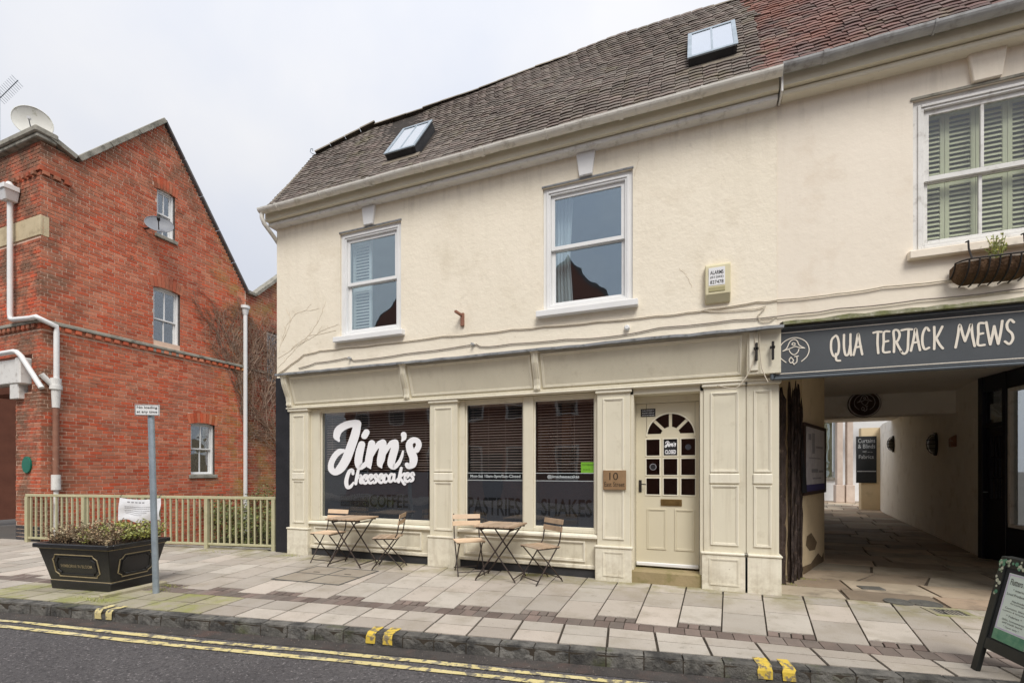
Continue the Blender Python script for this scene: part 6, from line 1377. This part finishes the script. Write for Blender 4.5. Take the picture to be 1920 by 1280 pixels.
for k, (x, y, z, r_) in enumerate((a_, b_, c_+.12, d_*1.2) for a_, b_, c_, d_ in SB):
    sh = thing('ivy_shrub', ('dark ivy shrub against the brick wall below its small ground-floor window', 'low ivy shrub behind the railing in front of the brick wall', 'broad ivy shrub in mid-stream bank behind the railing', 'ivy shrub behind the railing near its middle posts', 'ivy shrub behind the railing close to the black end wall', 'ivy shrub at the foot of the rear wall beside the white downpipe', 'ivy shrub on the bank below the creeper-covered wall')[k], 'shrub', (x, y, -.75), 0, 'ivy shrubs behind the railing')
    q = leaf_blob(Vector((x, y, z-.05)), r_*1.0, r_*.8, r_*.62, 1500, .035, rr); q.build('foliage', 'leafdark' if k % 3 else M['leafdark'], sh)
    q = MB()
    for j in range(9): e = Vector((x+rr.uniform(-.4, .4), y+rr.uniform(-.3, .3), z+rr.uniform(-.1, .35))); q.tube([(x, y, -.85), ((x+e.x)/2+rr.uniform(-.1, .1), (y+e.y)/2, (e.z-.8)/2), e], [.02, .014, .006], 5)
    q.build('stems', 'stem', sh)

# =================================================================== PLANTER WITH BEDDING PLANTS
PC = Vector((-6.68, 3.52, 0)); pa_ = KA
pt = thing('planter', 'black cast planter with gold lines lettered Wimborne in Bloom', 'planter', tuple(PC), pa_)
bw_, bd_, tw_, td_, ph = .45, .26, .525, .345, .55
def frust(mb, w0, d0, z0, w1, d1, z1): return mb.hexa([(-w0, -d0, z0), (w0, -d0, z0), (w0, d0, z0), (-w0, d0, z0), (-w1, -d1, z1), (w1, -d1, z1), (w1, d1, z1), (-w1, d1, z1)])
def lev(z): t = (z-.10)/(ph-.05-.10); return bw_+(tw_-bw_)*t, bd_+(td_-bd_)*t
q = MB(); frust(q, bw_-.005, bd_-.005, 0, bw_+.006, bd_+.006, .10); q.build('base_band', 'black', pt, local=True, bev=.006)
q = MB(); frust(q, *lev(.10), .10, *lev(ph-.05), ph-.05); q.build('body', 'black', pt, local=True, bev=.008)
q = MB(); o_, i_ = (tw_+.035, td_+.035), (tw_-.03, td_-.03)
for (a, b, c, d) in ((-o_[0], o_[0], -o_[1], -i_[1]), (-o_[0], o_[0], i_[1], o_[1]), (-o_[0], -i_[0], -i_[1], i_[1]), (i_[0], o_[0], -i_[1], i_[1])): q.box(a, b, c, d, ph-.05, ph)
q.build('rim', 'black', pt, local=True, bev=.008)
MB().box(-i_[0]+.002, i_[0]-.002, -i_[1]+.002, i_[1]-.002, ph-.06, ph-.02).build('soil', 'soil', pt, local=True)
# gilded lines: on the sloping faces
def face_front(x, z, o=0.): w, d = lev(z); return Vector((x, -d-o, z))
def face_side(y, z, o=0.): w, d = lev(z); return Vector((w+o, y, z))
def outline(fn, hw, z0, z1, c, m, r, name):
    P = [(-hw, z0+c), (-hw, z1-c), (-hw+c*.45, z1-c*.9), (-hw+c, z1), (hw-c, z1), (hw-c*.9, z1-c*.45), (hw, z1-c), (hw, z0+c), (hw-c*.9, z0+c*.45), (hw-c, z0), (-hw+c, z0), (-hw+c*.9, z0+c*.45), (-hw, z0+c)]
    q = MB(); q.tube([fn(a, b, .004) for a, b in P], r, 5, caps=False); return q.build(name, m, pt, local=True)
outline(face_front, .33, .16, .42, .05, 'gold', .0065, 'gold_line'); outline(face_front, .29, .19, .39, .05, 'black', .008, 'panel_bead')
outline(face_side, .20, .16, .42, .05, 'gold', .0065, 'gold_line'); outline(face_side, .165, .19, .39, .04, 'black', .008, 'panel_bead')
outline(lambda a, b, o=0.: Vector((a, lev(b)[1]+o, b)), .33, .16, .42, .05, 'gold', .0065, 'gold_line'); outline(lambda a, b, o=0.: Vector((-lev(b)[0]-o, a, b)), .20, .16, .42, .05, 'gold', .0065, 'gold_line')
for z, w, d in ((.106, *lev(.106)), (ph-.058, *lev(ph-.058))): q = MB(); q.tube([(-w, -d, z), (w, -d, z), (w, d, z), (-w, d, z), (-w, -d, z)], .006, 5, caps=False); q.build('gold_line', 'gold', pt, local=True)
fdz = Vector((0, face_front(0, .42).y-face_front(0, .16).y, .26)).normalized()
txt('planter_lettering', 'WIMBORNE IN BLOOM', face_front(0, .27, .003), Vector((1, 0, 0)), fdz, (-.235, .235, 0, .038), 'gold', pt, local=True, bold=.012)
rr = random.Random(21)
def plant_mesh(kind, seed):
    r2_ = random.Random(seed); st_, lf_ = MB(), MB()
    for k in range(16):
        a = Vector((r2_.uniform(-.04, .04), r2_.uniform(-.04, .04), 0)); e = a+Vector((r2_.gauss(0, .075), r2_.gauss(0, .075), r2_.uniform(.07, .20))); st_.tube([a, (a+e)/2+Vector((0, 0, .012)), e], [.003, .0025, .0015], 4)
        for t in range(14 if kind else 11):
            c = a+(e-a)*r2_.uniform(.25, 1.02); d = Vector((r2_.gauss(0, 1), r2_.gauss(0, 1), r2_.uniform(-.6 if not kind else -.2, 1))).normalized()*r2_.uniform(.016, .034); s_ = d.cross(Vector((r2_.gauss(0, 1), r2_.gauss(0, 1), .7))).normalized()*r2_.uniform(.005, .010)
            lf_.poly([c, c+d*.5+s_, c+d, c+d*.5-s_])
    a, b = st_.mesh('stems'), lf_.mesh('leaves'); a.materials.append(M['stem']); b.materials.append(M['leafgreen' if kind else 'leafbrown']); return a, b
var = {k: [plant_mesh(k, 40+10*k+i) for i in range(3)] for k in (0, 1)}
XP = Matrix.Translation(PC) @ Matrix.Rotation(pa_, 4, 'Z')
for j in range(3):
    for i in range(9):
        x = -.43+.86*i/8+rr.uniform(-.03, .03); y = -.22+.22*j+rr.uniform(-.03, .03); green = 1 if (abs(x-.05) < .13 or x > .34) and rr.random() < .75 else 0
        w = XP @ Vector((x, y, ph-.022)); P = thing('bedding_plant', 'yellow-green bedding plant in the black planter' if green else 'straggly brown winter bedding plant in the black planter', 'plant', tuple(w), rr.uniform(0, 6), 'green bedding plants' if green else 'withered bedding plants')
        P.scale = [rr.uniform(.95, 1.35)*(1.1 if green else 1)]*3; a, b = rr.choice(var[green]); place('stems', a, P, Matrix()); place('leaves', b, P, Matrix())

# =================================================================== SIGN POST
p0 = gr(293, 1111); p1 = onY(283, 772, p0.y)
sp = thing('sign_post', 'leaning galvanised post with small white no loading plate', 'sign post', tuple(p0))
q = MB(); q.tube([p0-Vector((0, 0, .05)), Vector((p1.x, p0.y, p1.z))], .032, 16); q.build('post', 'galv', sp, smooth=True)
A, B = onY(261, 775, p0.y-.05), onY(291, 762, p0.y-.05); zc = (A.z+B.z)/2
q = MB(); hx = (B.x-A.x)/2; cx_ = (A.x+B.x)/2; rot = Matrix.Translation((cx_, p0.y-.05, zc)) @ Matrix.Rotation(R(32), 4, 'Z'); hx = .125
MB(rot).box(-hx, hx, 0, .005, -.062, .062).build('plate', 'white', sp, bev=.002)
q = MB(rot); ring(q, -hx+.004, hx-.004, -.058, .058, .005, -.001, .001); q.build('plate_border', 'ink', sp)
Uo = rot.to_3x3() @ Vector((1, 0, 0))
for s_, z0, z1 in (('No loading', .008, .045), ('at any time', -.042, -.005)): txt('plate_lettering', s_, rot @ Vector((0, -.0006, 0)), Uo, Vector((0, 0, 1)), (-hx*.82, hx*.82, z0, z1), 'ink', sp, bold=.01)
q = MB(); q.tube([Vector((p1.x-.0, p0.y, zc-.03)), Vector((p1.x, p0.y, zc-.0))], .043, 12); q.build('clip', 'galv', sp)

# =================================================================== TABLES AND CHAIRS
def make_table(name, label, loc, rz):
    T = thing(name, label, 'table', loc, rz, 'slatted bistro tables'); n = 8; W_, D_ = .55, .54
    for k in range(n):
        x0 = -W_/2+W_*k/n; MB().box(x0+.004, x0+W_/n-.004, -D_/2, D_/2, .68, .70).build('slat', 'wood', T, local=True, bev=.003)
    q = MB(); q.box(-W_/2+.02, W_/2-.02, -D_/2+.05, -D_/2+.075, .655, .68); q.box(-W_/2+.02, W_/2-.02, D_/2-.075, D_/2-.05, .655, .68); q.build('top_frame', 'steel', T, local=True)
    for s, y in ((-1, -D_/2+.06), (1, -D_/2+.06), (-1, D_/2-.06), (1, D_/2-.06)):
        q = MB(); yo = y+(.012 if s > 0 else -.012); q.tube([(s*.26, yo, .0), (s*.255, yo, .02), (-s*.21, yo, .66)], .010, 8); q.build('leg', 'steel', T, local=True)
    for s in (-1, 1): q = MB(); q.tube([(s*.235, -D_/2+.06, .045), (s*.235, D_/2-.06, .045)], .008, 6); q.build('stretcher', 'steel', T, local=True)
    for s in (-1, 1): q = MB(); q.tube([(-s*.20, -D_/2+.06, .64), (-s*.20, D_/2-.06, .64)], .008, 6); q.build('top_stretcher', 'steel', T, local=True)
    return T
def make_chair(label, loc, face, m='wood'):
    rz = math.atan2(face[1], face[0])-math.pi/2          # local +y is the front of the chair
    C = thing('folding_chair', label, 'chair', loc, rz, 'folding slatted chairs'); hw = .175
    for s in (-1, 1):
        q = MB(); q.tube([(s*hw, .19, 0), (s*hw, .17, .03), (s*hw, -.13, .44), (s*hw, -.165, .50), (s*hw, -.215, .79)], .0085, 8); q.build('back_leg', 'steel', C, local=True)
        q = MB(); q.tube([(s*(hw-.022), -.23, 0), (s*(hw-.022), -.21, .03), (s*(hw-.022), .155, .425)], .0085, 8); q.build('front_leg', 'steel', C, local=True)
        q = MB(); q.box(s*hw-.01, s*hw+.01, -.155, .175, .425, .437); q.build('seat_rail', 'steel', C, local=True)
    for (y, z) in ((.16, .05), (-.195, .05)): q = MB(); q.tube([(-hw, y, z), (hw, y, z)], .007, 6); q.build('stretcher', 'steel', C, local=True)
    for k in range(5): y0 = -.165+.070*k; MB().box(-.195, .195, y0, y0+.062, .438, .453).build('seat_slat', m, C, local=True, bev=.003)
    for z, dz in ((.625, 0), (.715, 0)):
        y = -.187-(z-.625)*.18; MB().hexa([(-.195, y-.004, z), (.195, y-.004, z), (.195, y+.012, z), (-.195, y+.012, z), (-.195, y-.016, z+.062), (.195, y-.016, z+.062), (.195, y, z+.062), (-.195, y, z+.062)]).build('back_slat', m, C, local=True, bev=.003)
    return C
make_table('bistro_table', 'slatted folding table below the big brush-lettered window', (-4.70, 5.60, 0), R(6))
make_table('bistro_table', 'slatted folding table below the windows lettered Pastries and Shakes', (-2.33, 5.60, 0), R(2))
make_chair('folding slatted chair facing the street beside the pilaster next to the black end wall', (-5.20, 5.66, 0), (0, -1), 'woodfresh')
make_chair('folding slatted chair seen edge-on facing the table below the big lettered window', (-4.08, 5.62, 0), (-.93, -.36))
make_chair('pale folding slatted chair below the Pastries window beside the middle pilaster', (-2.85, 5.72, 0), (.60, -.80), 'woodfresh')
make_chair('weathered folding slatted chair below the Shakes window turned towards its table', (-1.80, 5.62, 0), (-.60, -.80))

# =================================================================== A-BOARD
ab = thing('a_board', 'black A-frame pavement board with pale green poster and flower border', 'a-board', (2.06, 4.07, 0), R(-82))
AW, AH, lean = .46, .80, .20
XA = Matrix(((1, 0, 0, 0), (0, math.cos(lean), math.sin(lean)*1.0, -.22), (0, -math.sin(lean)*-0.0, 1, 0), (0, 0, 0, 1)))
for side, nm in ((1, 'front_panel'), (-1, 'back_panel')):
    X = Matrix.Rotation(0 if side == 1 else math.pi, 4, 'Z') @ Matrix(((1, 0, 0, 0), (0, 1, lean*1.15, -.20), (0, 0, 1, 0), (0, 0, 0, 1)))
    q = MB(X); q.box(-AW/2, -AW/2+.06, -.014, .014, 0, AH); q.box(AW/2-.06, AW/2, -.014, .014, 0, AH); q.box(-AW/2+.06, AW/2-.06, -.013, .013, AH-.07, AH); q.box(-AW/2+.06, AW/2-.06, -.013, .013, .17, .245)
    fp = q.build(nm, 'aboard', ab, local=True, bev=.004)
    MB(X).box(-AW/2+.06, AW/2-.06, -.004, .006, .245, AH-.07).build('board', 'slatebrd', fp, local=True)
    if side == 1:
        MB(X).box(-.13, .13, -.0085, -.0045, .255, .70).build('poster', 'poster', fp, local=True)
        MB(X).box(-.13, .13, -.0105, -.009, .255, .325).build('poster_leaves', 'postergreen', fp, local=True)
        q = MB(X); ring(q, -.126, .126, .33, .696, .008, -.0105, -.009); q.build('poster_border', 'lilac', fp, local=True)
        for s_, u0, u1, z0, z1 in (('Flutters HOME', -.115, .135, .675, .72), ('* Interiors *', -.07, .09, .635, .652), ('Local Products Shop', -.12, .14, .595, .617), ('Handmade', -.05, .07, .557, .571), ('furnishings', -.06, .08, .537, .551), ('Curtains, blinds,', -.10, .12, .500, .515), ('cushions & lampshades', -.12, .14, .478, .492), ('* Fabrics *', -.07, .09, .447, .462), ('Gifts, homewares', -.10, .12, .415, .43), ('and much more', -.09, .11, .395, .409), ('* Open daily *', -.07, .09, .365, .38)):
            txt('poster_print', s_, X @ Vector((0, -.0092, 0)), Vector((1, 0, 0)), (X.to_3x3() @ Vector((0, 0, 1))), ((u0-.01)*.8, (u1-.01)*.8, z0*.9+.02, z1*.9+.02), 'ink', fp, local=True)
        rr = random.Random(2)
        for k in range(70):
            q = MB(X)
            t = rr.random(); x_, z_ = (-AW/2+.01+(AW-.02)*t, AH-.008-rr.random()*.055) if rr.random() < .6 else (rr.choice((-1, 1))*(AW/2-.008-rr.random()*.045), AH-.03-rr.random()**2*.26)
            r_ = rr.uniform(.008, .016); yy = -.0155-k*.00005; q.poly([(x_+r_*math.cos(j*1.05), yy, z_+r_*math.sin(j*1.05)) for j in range(6)])
            q.build('flower_sticker', 'flower' if k % 3 else 'postergreen', fp, local=True)
        q = MB(X); q.tube([(AW/2-.03, -.02, .62), (AW/2-.03, -.03, .60), (AW/2-.03, -.02, .58)], .01, 6); q.build('catch', 'galv', fp, local=True)

# =================================================================== COVERS IN THE FLOOR
for (px, py, r_, lb) in ((1685, 1128, .13, 'round iron stopcock cover in flags before the passage, beside the drain grate'), (1735, 1131, .14, 'ring-shaped iron cover in flags before the passage')):
    c = gr(px, py); q = MB(); q.lathe([(r_, -.02), (r_, .007), (r_*.86, .0075), (r_*.84, .004), (r_*.3, .004), (r_*.28, .0075), (.001, .0075)], c, 22); tag(q.build('stopcock_cover', 'cover', None, origin=c), lb, 'manhole cover')
c = gr(1780, 1148); X = Matrix.Translation(c) @ Matrix.Rotation(.1, 4, 'Z'); dg_ = thing('drain_grate', 'small square drain grate with mossy concrete surround', 'drain', tuple(c))
q = MB(X); 
for a, b, e, d in ((-.17, .17, -.15, -.10), (-.17, .17, .10, .15), (-.17, -.12, -.10, .10), (.12, .17, -.10, .10)): q.box(a, b, e, d, -.02, .008)
q.build('surround', 'slabg', dg_)
for k in range(7): MB(X).box(-.115+.035*k, -.10+.035*k, -.10, .10, -.02, .005).build('bar', 'cover', dg_)
MB(X).box(-.12, .12, -.1, .1, -.03, -.012).build('pit', 'joint', dg_)
c = gr(1633, 1102); MB().X; q = MB(Matrix.Translation(c) @ Matrix.Rotation(.12, 4, 'Z')); q.box(-.12, .12, -.08, .08, -.02, .009); tag(q.build('water_meter_cover', 'cover', None, origin=c, bev=.003), 'small rectangular iron cover among the passage flags', 'manhole cover')
# raised edging stones and tufts by the planter
for k in range(5):
    c = kp(-6.35+.42*k, .30+.05*k, 0) if False else Vector((-6.05+.0*k, 0, 0))
ed = MB(); a, b = gr(190, 1121), gr(310, 1094); tag(MB().bar(a+Vector((0, 0, .012)), b+Vector((0, 0, .012)), .09, .06).build('edging_stone', 'slabg', None, origin=(a+b)/2, bev=.012), 'mossy raised edging stone between planter and sign post', 'edging stone')
rr = random.Random(31); q = MB()
for k in range(900):
    t = rr.random(); b_ = rr.choice(((gr(300, 1105), .10), (gr(180, 1125), .16), (gr(545, 1042), .10), (gr(1475, 1095), .08), (gr(700, 1052), .10), (gr(1000, 1078), .12), (gr(400, 1034), .3), (gr(1505, 1085), .12), (gr(320, 1098), .14)))
    p = b_[0]+Vector((rr.gauss(0, b_[1]), rr.gauss(0, .03), 0)); d = Vector((rr.gauss(0, .4), rr.gauss(0, .4), 1)).normalized()*rr.uniform(.008, .03); s_ = Vector((rr.gauss(0, 1), rr.gauss(0, 1), 0)).normalized()*.003
    q.poly([p-s_, p+s_, p+d])
stuff(tag(q.build('moss_tufts', 'leafgreen'), 'tiny tufts of moss and grass in paving joints', 'moss'))

# =================================================================== THE OTHER SIDE OF THE STREET (seen in the glass)
strip(-9.6, -7.4, -.0, 'slab', 'far_pavement', -30, 30).update() if False else None
fp_ = MB(); fp_.hexa([kp(-40, -10, -.16), kp(40, -10, -.16), kp(40, -7.4, -.16), kp(-40, -7.4, -.16), kp(-40, -10, 0), kp(40, -10, 0), kp(40, -7.4, 0), kp(-40, -7.4, 0)]); struct(fp_.build('far_pavement', 'slab'))
def terrace(s0, s1, hgt, ridge, label, gable=False):
    c = kp((s0+s1)/2, -10, 0); T = thing('terrace_house', label, 'house', tuple(c), KA); w = (s1-s0)/2-.02
    MB().box(-w, w, -7, 0, -.05, hgt).build('wall', 'brickopp', T, local=True)
    q = MB()
    if gable:
        q.prism([(-w-.15, hgt), (w+.15, hgt), (0, ridge)], lambda a, b, d: (a, d, b), -7, .02)
        g2 = MB(); g2.prism([(-w+.1, hgt-.1), (w-.1, hgt-.1), (0, ridge-.22)], lambda a, b, d: (a, d, b), -.3, .05); g2.build('gable_wall', 'brickopp', T, local=True, fix=True)
    else: q.prism([(.25, hgt), (-3.5, ridge), (-7.2, hgt)], lambda a, b, d: (d, a, b), -w, w)
    q.build('roof', 'roofopp', T, local=True, fix=True)
    MB().box(-w*.5-.35, -w*.5+.35, -3.9, -3.1, ridge-.8, ridge+1.0).build('chimney', 'brickopp', T, local=True)
    n = max(1, int(w*2/2.2))
    for k in range(n):
        x = -w+(k+.5)*2*w/n
        for z0, z1 in ((.9, 2.5), (3.7, 5.1)):
            if z1 < hgt-.2: f = MB(); ring(f, x-.5, x+.5, z0, z1, .08, 0, .05); f.box(x-.42, x+.42, 0, .04, (z0+z1)/2-.03, (z0+z1)/2+.03); f = f.build('window', 'white', T, local=True); MB().box(x-.42, x+.42, .004, .012, z0+.08, z1-.08).build('pane', mk('dark_pane', (.03, .035, .04), None, 3, .1, 0, spec=.6) if 'dark_pane' not in bpy.data.materials else bpy.data.materials['dark_pane'], f, local=True)
    MB().box(w*.55, w*.55+.95, 0, .06, 0, 2.1).build('door', 'navy', T, local=True)
terrace(-12.3, -10.3, 5.4, 8.0, 'narrow brick house across the street between the two gabled ones')
terrace(-20, -12.3, 7.0, 10.6, 'tall gable-fronted brick house across the street, past the lower gabled one', True)
terrace(-10.3, -2.8, 6.2, 10.6, 'gable-fronted brick terrace house across the street', True)
terrace(-2.8, 1.5, 5.4, 8.2, 'low brick terrace house across the street beside the gabled one')
terrace(1.5, 9, 5.6, 8.0, 'brick terrace house across the street opposite the passage')
